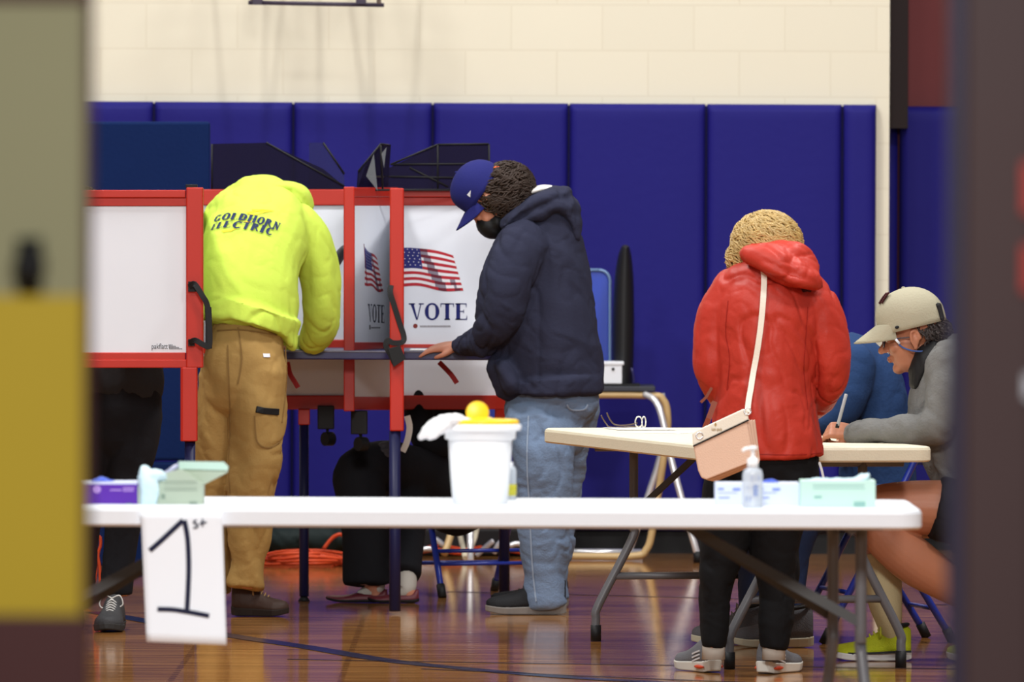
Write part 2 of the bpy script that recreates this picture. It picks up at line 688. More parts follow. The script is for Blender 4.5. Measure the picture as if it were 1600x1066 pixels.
def wall_pad(x0, x1, y, label, zt=PT, dk=.07):
    bm = nb()
    g = .004
    a, b = x0 + g, x1 - g
    z0 = .10
    # front with soft rounded rim
    nx, nz = 8, 16
    def prof(u):
        e = min(u, 1 - u)
        return e
    wv, hv = b - a, zt - z0
    grid = []
    xs = [0, .012, .03, .06] + [.06 + (1 - .12) * i / 6 for i in range(1, 6)] + [.94, .97, .988, 1]
    zs = [0, .008, .02, .04] + [.04 + .92 * i / 10 for i in range(1, 10)] + [.96, .98, .992, 1]
    for u in xs:
        row = []
        for v in zs:
            ex = min(u, 1 - u) * wv; ez = min(v, 1 - v) * hv
            r = .03
            def q(e): return 1 if e >= r else sqrt(max(0, 1 - (1 - e / r) ** 2))
            dpt = dk * (.5 + .5 * min(q(ex), q(ez)))
            row.append(bm.verts.new((a + u * wv, y - dpt, z0 + v * hv)))
        grid.append(row)
    for i in range(len(xs) - 1):
        for j in range(len(zs) - 1):
            bm.faces.new([grid[i][j], grid[i + 1][j], grid[i + 1][j + 1], grid[i][j + 1]])
    per = [grid[i][0] for i in range(len(xs))] + [grid[-1][j] for j in range(1, len(zs))] + \
          [grid[i][-1] for i in range(len(xs) - 2, -1, -1)] + [grid[0][j] for j in range(len(zs) - 2, 0, -1)]
    back = [bm.verts.new((v.co.x, y - .001, v.co.z)) for v in per]
    k = len(per)
    for i in range(k):
        bm.faces.new([per[i], per[(i + 1) % k], back[(i + 1) % k], back[i]])
    bm.faces.new(back)
    o = done('wall_pad', bm, M_PAD, None, True)
    tag(o, label, 'wall pad', 'blue padded panels along the back wall')
    return o


seams = [-195, 23, 240, 458, 676, 889, 1104, 1317, 1371]
plab = ['blue wall pad at far left, behind the door frame',
        'blue wall pad left of the teal-blue board top',
        'blue wall pad behind the yellow hooded worker and booth',
        'blue wall pad above the open booth between the two men',
        'blue wall pad behind the man in the blue cap',
        'blue wall pad behind the black case on the desk',
        'wide blue wall pad directly behind the woman in red',
        'narrow blue wall pad at the wall corner right of the red jacket']
for i in range(1, len(seams) - 1):
    xa = P(seams[i], 170, WD - .07).x; xb = P(seams[i + 1], 170, WD - .07).x
    wall_pad(xa, xb, WD, ['', 'blue wall pad at far left above the teal-blue board', 'blue wall pad above the worker in the yellow hoodie',
             'blue wall pad behind the mesh hoods over the middle of the booth', 'blue wall pad behind the man in the blue cap',
             'blue wall pad behind the black case on the student desk', 'full blue wall pad behind the woman in the red jacket',
             'narrow blue wall pad at the wall corner, right of the red jacket'][i])
xa = P(1376, 200, WD + .5).x + .01
xb = P(1404, 200, WD + .5).x
# corner pad that returns into the recess, then pads on the recess wall
wall_pad(xa, xb, WD + .515, 'slim blue pad set back in the wall corner', PT - .015, .05)
wall_pad(xb, xb + .61, WD + .515, 'blue pad on the recessed wall above the tan cap', PT, .12)

# hoop backboard frame high on the back wall: only its lower bar enters the frame
root = empty('basketball_backboard', (P(495, 0, 36).x, 36.0, 2.44))
tag(root, 'dark lower bar of a wall-mounted basketball backboard frame above the booths', 'basketball hoop')
DB = 36.05
M_BBAR = mat('backboard_bar', (60, 52, 70), .5, .4)
bm = nb()
ptube(bm, [(388, 4, DB), (600, 8, DB)], .009, 1)
done('bottom_bar', bm, M_BBAR, root, True)
for x in (402, 564):
    bm = nb(); pbox(bm, x - 8, -2, x + 8, 7, DB - .02, .05); done('bracket', bm, M_BBAR, root, bevel=.003)
M_BTUBE = mat('pale_frame_tube', (150, 145, 140), .5, .4)
for (x0, x1) in ((398, 340), (398, 452), (588, 530), (588, 645), (420, 420), (495, 495), (565, 565)):
    bm = nb()
    tube(bm, [P(x0, 2, DB) + Vector((0, .02, .03)), P(x1, -230, DB + .55)], .008, 1)
    done('strut', bm, M_BTUBE, root, True)
bm = nb()
a = P(395, -160, DB); b = P(592, -160, DB)
tube(bm, [a, b], .01, 1)
tube(bm, [P(395, 2, DB), a], .01, 1); tube(bm, [P(592, 6, DB), b], .01, 1)
done('upright_frame', bm, M_BTUBE, root, True)
# net of the hoop, folded up near the wall
bm = nb()
for i in range(14):
    a0 = i / 14 * 2 * pi
    c0 = P(495, -150, 35.75)
    pts = []
    for j in range(6):
        rr = .225 - .018 * j
        aa = a0 + (j % 2) * .22
        pts.append(c0 + Vector((rr * cos(aa), rr * sin(aa) , -.07 * j)))
    tube(bm, pts, .004, 1, 5)
done('net', bm, M_WHITE, root, True)
bm = nb()
pts = [P(495, -150, 35.75) + Vector((.225 * cos(a * pi / 12), .225 * sin(a * pi / 12), 0)) for a in range(25)]
tube(bm, pts, .009, 1, 8)
done('rim', bm, M_RED, root, True)

# court lines on the floor
M_LINE = mat('navy_floor_line', (20, 22, 48), .2, .5)
M_LINE2 = mat('dark_floor_line', (40, 30, 34), .2, .5)


def floor_line(name, pts, wd, m):
    bm = nb()
    q = smoothpts([FP(x, y, .0015) for x, y in pts], 10)
    ribbon(bm, q, wd, .001, [Vector((0, 0, 1))] * len(q))
    return structure(done(name, bm, m))


floor_line('floor_line', [(150, 957), (250, 975), (360, 994), (480, 1012), (600, 1032), (720, 1045), (900, 1060), (1150, 1073)], .09, M_LINE)
floor_line('floor_line', [(450, 1031), (800, 1037), (1200, 1042), (1500, 1046)], .022, M_LINE2)
floor_line('floor_line', [(660, 1046), (980, 1060), (1300, 1072)], .022, M_LINE2)
floor_line('floor_line', [(700, 925), (1100, 935), (1480, 946)], .02, M_LINE2)

# ================================================================== DOORWAY in front (out of focus)
M_KHAKI = mat('khaki_painted_panel', (140, 137, 104), .6, .3, var=.05, vscale=3)
M_YEL = mat('yellow_painted_panel', (180, 154, 34), .6, .3, var=.06, vscale=3)
M_DOORM = mat('maroon_door_paint', (70, 34, 34), .55, .3, var=.05)
M_JAMB = mat('brown_door_frame_paint', (68, 48, 48), .55, .3, var=.08, vscale=3)
DD = 9.0
root = structure(empty('door_1', (P(60, 500, DD).x, DD, 0)))
xL = P(-520, 500, DD).x; xE = P(141, 500, DD).x; xp = P(131, 500, DD).x
zb = P(60, 962, DD).z; zm = P(60, 462, DD).z; zt = P(60, 2, DD).z
bm = nb()
box(bm, (xL, DD, .01), (xE, DD + .05, zb))
box(bm, (xL, DD, zt), (xE, DD + .05, 2.1))
box(bm, (xp, DD, zb), (xE, DD + .05, zt))
done('door_leaf', bm, M_DOORM, root, bevel=.002)
bm = nb(); box(bm, (xL, DD + .008, zb), (xp, DD + .04, zm)); done('lower_panel', bm, M_YEL, root)
bm = nb(); box(bm, (xL, DD + .008, zm), (xp, DD + .04, zt)); done('upper_panel', bm, M_KHAKI, root)
bm = nb(); ball(bm, P(46, 415, DD - .01), (.018, .02, .024)); box(bm, tuple(P(46, 415, DD) + Vector((-.014, 0, -.03))), tuple(P(46, 415, DD) + Vector((.014, .01, .03))))
done('lock_knob', bm, M_BLACK, root, True)
# right jamb
root = structure(empty('door_2', (P(1560, 500, DD).x, DD, 0)))
xa = P(1506, 500, DD).x
bm = nb(); box(bm, (xa, DD - .02, 0), (xa + .075, DD + .12, 2.6)); done('door_jamb', bm, M_JAMB, root, bevel=.003)
bm = nb(); box(bm, (xa - .012, DD + .03, 0), (xa, DD + .12, 2.6)); done('door_stop', bm, mat('navy_door_stop', (44, 40, 70), .5, .3), root)
bm = nb(); box(bm, (xa + .062, DD - .03, 1.505), (xa + .075, DD - .02, 1.56)); box(bm, (xa + .062, DD - .03, 1.42), (xa + .075, DD - .02, 1.47)); done('hinge', bm, M_RED, root)
bm = nb(); box(bm, (xa + .066, DD - .035, 1.305), (xa + .078, DD - .02, 1.33)); done('strike_plate', bm, M_WHITE, root)
bm = nb(); box(bm, (xa + .075, DD - .04, 0), (xa + 1.2, DD + .12, 2.6)); structure(done('wall_right', bm, M_JAMB))

# ================================================================== VOTING BOOTH
root = empty('voting_booth', (P(545, 930, 31.8).x, 31.8, 0))
tag(root, 'red framed white voting booth with navy legs and VOTE panels', 'voting booth')
BOOTH = root


def part(name, m, fn, parent=None, **kw):
    bm = nb(); fn(bm)
    return done(name, bm, m, parent if parent is not None else BOOTH, **kw)


# left wing, nearest to us
D1 = 29.5
# outer white panel
w1 = part('side_panel', M_WHITE, lambda b: pbox(b, 20, 322, 291, 552, D1 + .012, .02), bevel=.002)
part('panel_rail', M_RED, lambda b: (pbox(b, 20, 297, 290, 309, D1, .045), pbox(b, 20, 309, 292, 322, D1 + .006, .03)), bevel=.003)
part('panel_rail', M_RED, lambda b: (pbox(b, 20, 551, 290, 563, D1 + .006, .03), pbox(b, 20, 562, 292, 575, D1, .045)), bevel=.003)
part('corner_post', M_RED, lambda b: (pbox(b, 291, 293, 317, 575, D1 - .01, .07), pbox(b, 284, 574, 308, 690, D1 - .01, .065), pbox(b, 282, 574, 286, 690, D1, .05)), bevel=.004)
part('post_cap', M_BLACK, lambda b: (pbox(b, 290, 288, 308, 294, D1, .05)), bevel=.002)
part('leg', M_NAVY, lambda b: (tube(b, [P(297, 688, D1 + .03), Vector((P(297, 688, D1 + .03).x, D1 + .03, .003))], .019, 1)), smooth=True)
part('leg', M_NAVY, lambda b: (tube(b, [P(30, 575, D1 + .03), Vector((P(30, 575, D1 + .03).x, D1 + .03, .003))], .019, 1)), smooth=True)
part('corner_post', M_RED, lambda b: (pbox(b, 8, 293, 34, 690, D1 - .01, .07)), bevel=.004)
# wing returning backwards from the post (seen edge on)
xw = P(304, 400, D1).x


def back_wing(b):
    xf = P(318, 400, 32.2).x
    for z0, z1 in ((P(300, 552, D1).z, P(300, 322, D1).z),):
        hexa(b, [Vector((xw - .01, D1 + .06, z0)), Vector((xw + .01, D1 + .06, z0)), Vector((xf + .01, 32.2, z0)), Vector((xf - .01, 32.2, z0)),
                 Vector((xw - .01, D1 + .06, z1)), Vector((xw + .01, D1 + .06, z1)), Vector((xf + .01, 32.2, z1)), Vector((xf - .01, 32.2, z1))])


part('side_panel', M_WHITE, back_wing)

# black hanging strap with buckle on the post
D1s = D1 - .03
bm = nb()
pts = smoothpts([P(x, y, D1s + dd) for x, y, dd in ((296, 448, 0), (304, 444, -.02), (316, 462, -.03), (324, 478, -.03), (327, 510, -.03), (327, 540, -.03), (318, 539, -.03), (305, 532, -.02), (296, 536, 0))], 5)
ribbon(bm, pts, .02, .006)
pts = smoothpts([P(x, y, D1s - .012) for x, y in ((325, 480), (326, 505), (326, 545))], 4)
ribbon(bm, pts, .024, .008)
pbox(bm, 294, 440, 307, 456, D1s, .012)
pbox(bm, 294, 530, 304, 541, D1s, .012)
done('strap', bm, M_BLACK, BOOTH, bevel=.001)
# the pakflatt mark at the foot of the white panel
M_PRINT = mat('grey_print', (84, 84, 88), .6, .2)


def text_polys(s, x0, x1, y0, y1, d, m, parent, name='printed_text', shear=0):
    c = bpy.data.curves.new('t', 'FONT')
    c.body = s
    c.shear = shear
    o = bpy.data.objects.new('t', c)
    COL.objects.link(o)
    dg = bpy.context.evaluated_depsgraph_get()
    me = bpy.data.meshes.new_from_object(o.evaluated_get(dg))
    bpy.data.objects.remove(o)
    xs = [v.co.x for v in me.vertices]; ys = [v.co.y for v in me.vertices]
    ax, bx, ay, by = min(xs), max(xs), min(ys), max(ys)
    for v in me.vertices:
        u = (v.co.x - ax) / (bx - ax); q = (v.co.y - ay) / (by - ay)
        v.co = P(x0 + u * (x1 - x0), y1 + q * (y0 - y1), d)
    me.update()
    o = link(name, me, m, parent, False)
    s_ = o.modifiers.new('thick', 'SOLIDIFY'); s_.thickness = .0006
    return o


text_polys('pakflatt', 237, 262, 537, 548, D1 + .0105, M_PRINT, w1)
bm = nb()
for k in range(9):
    yy = 539 + (k % 3) * .3
    for j in range(4):
        x0 = 263 + k * 2.3 + j * .4
        if 538 + j * 2 < 536 + k * .9: continue
        q = [P(x0, 538.5 + j * 2, D1 + .0105), P(x0 + 1.6, 538.5 + j * 2, D1 + .0105), P(x0 + 2.2, 540 + j * 2, D1 + .0105), P(x0 + .6, 540 + j * 2, D1 + .0105)]
        bm.faces.new([bm.verts.new(p) for p in q])
done('printed_mark', bm, M_PRINT, w1)

# two stations in the middle
Z_T = .985
DB1, DB2, DB3 = 32.25, 31.62, 32.35    # back panel of the left station, partition post, back panel of the right station


def zt_px(d, z): return HOR + (EYE - z) * S(d)


# table top
bm = nb()
xa, xb = P(322, 549, 31.4).x, P(792, 549, 31.4).x
box(bm, (xa, 31.40, Z_T - .034), (xb, 32.24, Z_T - .001))
done('table_top', bm, M_DKBLUE, BOOTH, bevel=.006, segs=3)
bm = nb(); box(bm, (xa, 31.396, Z_T - .006), (xb, 31.41, Z_T + .0005)); done('table_edging', bm, mat('grey_edging', (104, 104, 124), .3, .6), BOOTH, bevel=.002)

# left back panel (behind the yellow hoodie)
p2 = part('back_panel', M_WHITE, lambda b: (pbox(b, 317, 320, 537, 532, DB1, .018)), bevel=.002)
part('back_panel', M_WHITE, lambda b: (pbox(b, 317, 553, 537, 620, DB1, .018)), bevel=.002)
part('panel_rail', M_RED, lambda b: (pbox(b, 317, 296, 540, 321, DB1 - .012, .045)), bevel=.004)
part('panel_rail', M_RED, lambda b: (pbox(b, 317, 531, 540, 553, DB1 - .012, .045)), bevel=.004)
part('panel_rail', M_RED, lambda b: (pbox(b, 317, 618, 540, 640, DB1 - .012, .045)), bevel=.004)
part('corner_post', M_RED, lambda b: (pbox(b, 537, 292, 554, 643, DB2 - .02, .06)), bevel=.004)
# side partition from the post back to its corner, printed with flag and VOTE
E0, E1 = (552, DB2 + .02), (624, DB3 - .02)


def dp3(x):
    a, b = P(E0[0], 450, E0[1]), P(E1[0], 450, E1[1])
    k = P(x, 450, 1.0).x
    t = (k * a.y - a.x) / ((b.x - a.x) - k * (b.y - a.y))
    return a.y + t * (b.y - a.y) - .001


def slant(b, y0, y1, th=.018, off=0):
    pquad(b, [(E0[0], y0, E0[1] + off), (E1[0], y0, E1[1] + off), (E1[0], y1, E1[1] + off), (E0[0], y1, E0[1] + off)], th)


p3 = part('side_panel', M_WHITE, lambda b: slant(b, 321, 537), bevel=.001)
part('side_panel', M_WHITE, lambda b: slant(b, 553, 622), bevel=.001)
part('panel_rail', M_RED, lambda b: slant(b, 293, 308, .05, -.012), bevel=.003)
part('panel_rail', M_RED, lambda b: slant(b, 308, 322, .03, -.004), bevel=.003)
part('panel_rail', M_RED, lambda b: slant(b, 535, 549, .04, -.012), bevel=.003)
part('panel_rail', M_RED, lambda b: slant(b, 620, 641, .04, -.012), bevel=.003)
# right back panel
p4 = part('back_panel', M_WHITE, lambda b: (pbox(b, 622, 320, 800, 540, DB3, .018)), bevel=.002)
part('back_panel', M_WHITE, lambda b: (pbox(b, 622, 553, 800, 620, DB3, .018)), bevel=.002)
part('panel_rail', M_RED, lambda b: (pbox(b, 622, 297, 800, 308, DB3 - .02, .05), pbox(b, 622, 308, 800, 321, DB3 - .008, .03)), bevel=.003)
part('panel_rail', M_RED, lambda b: (pbox(b, 622, 538, 800, 553, DB3 - .012, .04)), bevel=.003)
part('panel_rail', M_RED, lambda b: (pbox(b, 622, 618, 800, 640, DB3 - .012, .04)), bevel=.003)
# front post between the stations
DC = 31.2
part('corner_post', M_RED, lambda b: (pbox(b, 609, 294, 631, 674, DC, .055)), bevel=.005)
part('side_panel', M_WHITE, lambda b: box(b, (P(619, 400, DC).x - .008, DC + .055, P(619, 545, DC).z), (P(619, 400, DC).x + .008, DB3 - .03, P(619, 322, DC).z)))
part('leg', M_NAVY, lambda b: tube(b, [P(617, 674, DC + .028), FP(617, 960, .012)], .0215, 1, 16), smooth=True)
part('leg', M_NAVY, lambda b: tube(b, [P(475, 664, 32.22), FP(475, 940, .02)], .0185, 1, 16), smooth=True)
part('leg_sleeve', M_RED, lambda b: (pbox(b, 466, 640, 484, 664, 32.19, .05)), bevel=.003)
part('leg_foot', M_BLACK, lambda b: (tube(b, [FP(475, 940, .02), FP(475, 940, .001)], [.012, .024], 1, 16)), smooth=True)
part('leg', M_NAVY, lambda b: tube(b, [P(788, 645, 32.5), FP(788, 931, .012)], .021, 1, 16), smooth=True)
part('leg_sleeve', M_RED, lambda b: (pbox(b, 773, 618, 797, 660, 32.45, .06)), bevel=.003)
part('leg_sleeve', M_RED, lambda b: pquad(b, [(634, 640, 32.36), (647, 640, 32.36), (651, 682, 32.36), (642, 682, 32.36)], .03), bevel=.002)
# black clips with little wheels under the rails
for (x, y) in ((509, 634), (561, 642)):
    dd = DB1 - .03 if x < 540 else DB2 + .1
    part('caster_housing', M_BLACK, lambda b: (pbox(b, x - 13, y, x + 13, y + 37, dd, .06)), bevel=.004)

    def wh(b):
        c = P(x + 4, y + 52, dd + .03)
        tube(b, [c + Vector((-.014, -.012, 0)), c + Vector((.014, .012, 0))], .027, 1, 20)
        tube(b, [P(x + 2, y + 34, dd + .03), c], .006, 1, 8)
    part('caster_wheel', M_BLACK, wh, bevel=.002)
# red fabric straps under the table top
M_STRAP = mat('red_strap', (150, 18, 16), .6, .3)
for pts in (((449, 566), (453, 584), (460, 596), (466, 606)), ((686, 566), (697, 577), (706, 587), (714, 599))):
    bm = nb(); ribbon(bm, smoothpts([P(x, y, DC + .42) for x, y in pts], 4), .019, .004); done('red_strap', bm, M_STRAP, BOOTH)
# long black strap with knot and buckle on the front post
bm = nb()
pts = smoothpts([P(x, y, DC - .012 + dd) for x, y, dd in ((611, 446, .0), (610, 458, -.008), (616, 478, -.01), (624, 504, -.01), (631, 526, -.012), (628, 535, -.016), (614, 536, -.02), (606, 532, -.02), (603, 541, -.02), (609, 552, -.018), (617, 568, -.014))], 5)
ribbon(bm, pts, .021, .007)
pquad(bm, [(606, 545, DC - .045), (625, 540, DC - .045), (634, 561, DC - .045), (615, 574, DC - .045)], .02)
done('strap', bm, M_BLACK, BOOTH, bevel=.002)

# flag and VOTE prints
M_FR = mat('print_red', (176, 40, 52), .6, .2, var=.02)
M_FW = mat('print_white', (226, 224, 228), .6, .2, var=.02)
M_FB = mat('print_blue', (40, 44, 112), .6, .2, var=.1, vscale=80)
M_FRD = mat('print_dark_red', (104, 34, 50), .6, .2, var=.02)
M_FG = mat('print_grey', (134, 128, 142), .6, .2, var=.02)


def flag(parent, x0, w0, w1, yt, yb, dfn, cant=.5):
    """waving flag print: x0 left edge, w0/w1 widths at top/bottom edge, yt/yb functions of u"""
    N = 28
    bm = nb()
    for r in range(13):
        for c in range(N):
            u0, u1 = c / N, (c + 1) / N
            v0, v1 = r / 13, (r + 1) / 13
            def pt(u, v):
                x = x0 + u * (w0 + (w1 - w0) * v)
                y = yt(u) * (1 - v) + yb(u) * v + 1.3 * sin(u * 11) * v
                return P(x, y, dfn(x) - .0012)
            blue = (u0 < cant and r < 7)
            uc = (u0 + u1) / 2 - (r / 13) * .22
            fold = .47 < uc < .60 or (.70 < uc < .76 and r > 8)
            mi = 2 if blue else ((3 if fold else 0) if r % 2 == 0 else (4 if fold else 1))
            f = bm.faces.new([bm.verts.new(pt(u0, v0)), bm.verts.new(pt(u1, v0)), bm.verts.new(pt(u1, v1)), bm.verts.new(pt(u0, v1))])
            f.material_index = mi
    for r in range(6):
        for c in range(7):
            u = .03 + c * cant * .92 / 6.5 + (r % 2) * .02; v = .04 + r * .082
            if u > cant - .02: continue
            du, dv = .011, .014
            def pt2(u, v):
                x = x0 + u * (w0 + (w1 - w0) * v)
                y = yt(u) * (1 - v) + yb(u) * v + 1.3 * sin(u * 11) * v
                return P(x, y, dfn(x) - .002)
            f = bm.faces.new([bm.verts.new(pt2(u + a * du, v + b * dv)) for a, b in ((0, -1), (1, 0), (0, 1), (-1, 0))])
            f.material_index = 1
    return done('flag_print', bm, [M_FR, M_FW, M_FB, M_FRD, M_FG], parent)


flag(p4, 604, 104, 120, lambda u: 384 + 4 * u + 20 * max(0, u - .35) ** 1.2 + 2.0 * sin(u * 6), lambda u: 449 - 5 * sin(u * 5.2) * .6 + 4 * u, lambda x: DB3)
flag(p3, 570, 19, 29, lambda u: 386 + 18 * u + 2 * sin(u * 6), lambda u: 446 + 10 * u - 2 * sin(u * 6), lambda x: dp3(x))
bm = nb(); pts = [P(568.2, 381, dp3(568) - .002), P(569.2, 381, dp3(568) - .002), P(574, 446, dp3(573) - .002), P(573, 446, dp3(573) - .002)]
bm.faces.new([bm.verts.new(p) for p in pts]); done('flag_staff_print', bm, M_FRD, p3)
polys, W = lettering('VOTE', .04, .45)
bm = nb(); print_polys(bm, polys, lambda u, v: P(639 + u / W * 92, 500 - v * 26, DB3 - .0012)); done('vote_lettering', bm, M_INK, p4)
bm = nb(); print_polys(bm, polys, lambda u, v: P(575 + u / W * 26, 503 - v * 28 + u * .6, dp3(575 + u / W * 26) - .0015)); done('vote_lettering', bm, M_BLKINK, p3)
M_SEAL = mat('brown_print', (130, 56, 50), .6, .2)
bm = nb()
c = [(649 + 3.6 * cos(a * pi / 8), 509.5 + 3.6 * sin(a * pi / 8)) for a in range(16)]
bm.faces.new([bm.verts.new(P(x, y, DB3 - .0012)) for x, y in c])
done('seal_print', bm, M_SEAL, p4)
bm = nb()
x = 656.0
random.seed(3)
while x < 703:
    wd = random.uniform(.8, 2.2)
    bm.faces.new([bm.verts.new(P(a, b, DB3 - .0012)) for a, b in ((x, 508.6), (x + wd, 508.6), (x + wd, 511.4), (x, 511.4))])
    x += wd + .5
done('fine_print', bm, mat('faint_print', (150, 146, 150), .6, .2), p4)
bm = nb()
bm.faces.new([bm.verts.new(P(a, b, dp3(a) - .0015)) for a, b in ((577, 508), (579, 508), (579, 515), (577, 515))])
x = 580.0
while x < 594:
    bm.faces.new([bm.verts.new(P(a, b, dp3(a) - .0015)) for a, b in ((x, 511), (x + 1.1, 511), (x + 1.1, 513.4), (x, 513.4))]); x += 1.6
done('fine_print', bm, M_PRINT, p3)
# black lamp arm seen past the yellow sleeve
bm = nb(); ptube(bm, [(524, 414, 32.1), (532, 398, 32.05), (538, 388, 32.0)], [.016, .02, .014], 3, 10, .01); done('lamp_arm', bm, mat('grey_rubber', (70, 70, 74), .5, .3), BOOTH, True)

# ballot papers on the booth table
for x0, x1, dd in ((452, 498, 31.45), (640, 690, 31.45)):
    bm = nb(); a = P(x0, 549, dd).x; b = P(x1, 549, dd).x
    box(bm, (a, dd, Z_T + .0008), (b, dd + .28, Z_T + .004))
    o = done('ballot_paper', bm, mat('paper', (238, 238, 236), .7, .2, var=.01))
    tag(o, 'white ballot sheet on the booth table by the ' + ('yellow sleeve' if x0 < 600 else 'bare hand'), 'paper', 'ballot sheets on the booth table')

# dark mesh hoods standing on top of the booth
M_MESH = mat('black_mesh_fabric', (26, 22, 44), .8, .1, alpha=.78)
M_MESH2 = mat('light_mesh_fabric', (40, 40, 96), .7, .2, alpha=.6)


def hood(label, polys, struts, d):
    r = empty('mesh_hood', P(polys[0][0][0][0], 297, d))
    tag(r, label, 'mesh hood', 'dark mesh hoods on top of the booth')
    for pp, m, dd in polys:
        bm = nb(); pquad(bm, [(x, y, d + dd + e) for x, y, e in pp], .004); done('mesh_sheet', bm, m, r)
    for a, b in struts:
        bm = nb(); ptube(bm, [(a[0], a[1], d + a[2]), (b[0], b[1], d + b[2])], .004, 1, 8); done('wire', bm, M_BLACK, r, True)
    return r


hood('long dark mesh hood above the worker in the yellow hoodie',
     [([(331, 225, 0), (416, 223, 0), (440, 234, 0), (505, 264, 0), (538, 291, 0), (538, 299, 0), (331, 299, 0)], M_MESH, 0),
      ([(483, 223, .1), (505, 223, .1), (524, 252, .1), (538, 272, .1), (538, 298, .1), (483, 298, .1)], M_MESH2, .05)],
     [((331, 225, 0), (331, 298, 0)), ((416, 223, 0), (538, 291, 0)), ((505, 223, .15), (538, 272, .15)), ((331, 297, 0), (538, 297, 0))], 32.25)
hood('dark mesh hood above the two VOTE panels, beside the blue cap',
     [([(605, 298, 0), (608, 262, 0), (640, 247, 0), (684, 226, 0), (764, 225, 0), (765, 298, 0)], M_MESH, 0),
      ([(557, 298, -.4), (559, 268, -.4), (575, 250, -.4), (594, 226, -.35), (611, 226, -.2), (606, 298, -.1)], M_MESH, 0),
      ([(572, 275, -.42), (584, 240, -.42), (590, 298, -.42)], mat('pale_mesh', (120, 124, 128), .6, .2, alpha=.45), 0),
      ([(596, 240, -.42), (604, 230, -.42), (600, 262, -.42)], mat('pale_mesh', (120, 124, 128)), 0)],
     [((610, 257, 0), (765, 256, 0)), ((684, 226, 0), (684, 297, 0)), ((764, 225, 0), (765, 297, 0)), ((611, 257, 0), (684, 226, 0)),
      ((684, 226, 0), (764, 225, 0)), ((560, 268, -.4), (595, 225, -.35)), ((595, 225, -.35), (608, 227, -.2)), ((595, 228, -.38), (598, 297, -.3)),
      ((557, 297, -.4), (765, 297, 0)), ((575, 276, -.41), (608, 276, -.1)), ((610, 276, 0), (720, 278, 0)), ((640, 262, 0), (700, 292, 0))], 32.3)

# ================================================================== teal board behind the left of the booth
root = empty('standing_board', FP(250, 905))
tag(root, 'tall teal-blue padded board standing behind the left of the booth', 'board')
M_TEAL = mat('teal_blue_vinyl', (15, 34, 78), .8, .08, bump=.1, bscale=60)
DT = 34.2
bm = nb(); pbox(bm, 60, 190, 328, 720, DT, .05); pbox(bm, 60, 722, 328, 885, DT, .05); done('board_face', bm, M_TEAL, root, bevel=.012, segs=3)
for x in (100, 300):
    bm = nb(); pt = P(x, 885, DT + .02); box(bm, (pt.x - .03, DT - .15, 0.001), (pt.x + .03, DT + .2, .03)); box(bm, (pt.x - .02, DT + .01, 0), (pt.x + .02, DT + .04, pt.z + .02)); done('foot', bm, M_BLACK, root, bevel=.004)

# ================================================================== PEOPLE
SKINS = {}


def MH(x, y, d, yaw, tilt, lean=0, sc=1.0):
    """head frame: origin near the ears; faces local -Y; yaw about Z, tilt forward"""
    return Matrix.Translation(P(x, y, d)) @ Matrix.Rotation(radians(yaw), 4, 'Z') @ Matrix.Rotation(radians(lean), 4, 'Y') @ Matrix.Rotation(radians(tilt), 4, 'X') @ Matrix.Scale(sc, 4)


def head(bm, M):
    B = lambda c, r: ball(bm, c, r, M)
    B((0, .014, .045), (.076, .095, .086))
    B((0, -.030, -.015), (.064, .062, .085))
    B((0, -.028, -.07), (.052, .052, .04))
    B((0, -.066, -.092), (.027, .022, .020))
    B((0, -.085, .024), (.048, .012, .010))
    B((.036, -.066, -.022), (.024, .022, .02)); B((-.036, -.066, -.022), (.024, .022, .02))
    B((0, -.094, -.055), (.021, .008, .005)); B((0, -.092, -.066), (.018, .008, .005))
    loft(bm, [tuple(M @ Vector(p)) + (r, r) for p, r in (((0, -.088, .014), .009), ((0, -.102, -.008), .010), ((0, -.116, -.028), .0125))], 3, 12)
    B((.011, -.102, -.031), (.008, .009, .007)); B((-.011, -.102, -.031), (.008, .009, .007))
    for s in (-1, 1):
        B((s * .031, -.083, .004), (.014, .010, .011))
        # ear: rim loop, lobe and concha
        pts = []
        for k in range(9):
            a = radians(-110 + k * 32)
            pts.append(M @ Vector((s * (.080 + .004 * cos(a)), .008 + .016 * -cos(a + .3) , -.004 + .029 * sin(a + .6))))
        tube(bm, pts, .0055, 3, 10, .004)
        B((s * .076, .006, -.006), (.006, .014, .022)); B((s * .078, .002, -.033), (.006, .007, .008))


def neck(bm, M, tgt, r=.056):
    a = M @ Vector((0, .02, -.05))
    t = Vector(tgt)
    loft(bm, [tuple(a) + (r, r), tuple((a + t) / 2) + (r, r), tuple(t) + (r * 1.25, r * 1.15)], 4, 20)


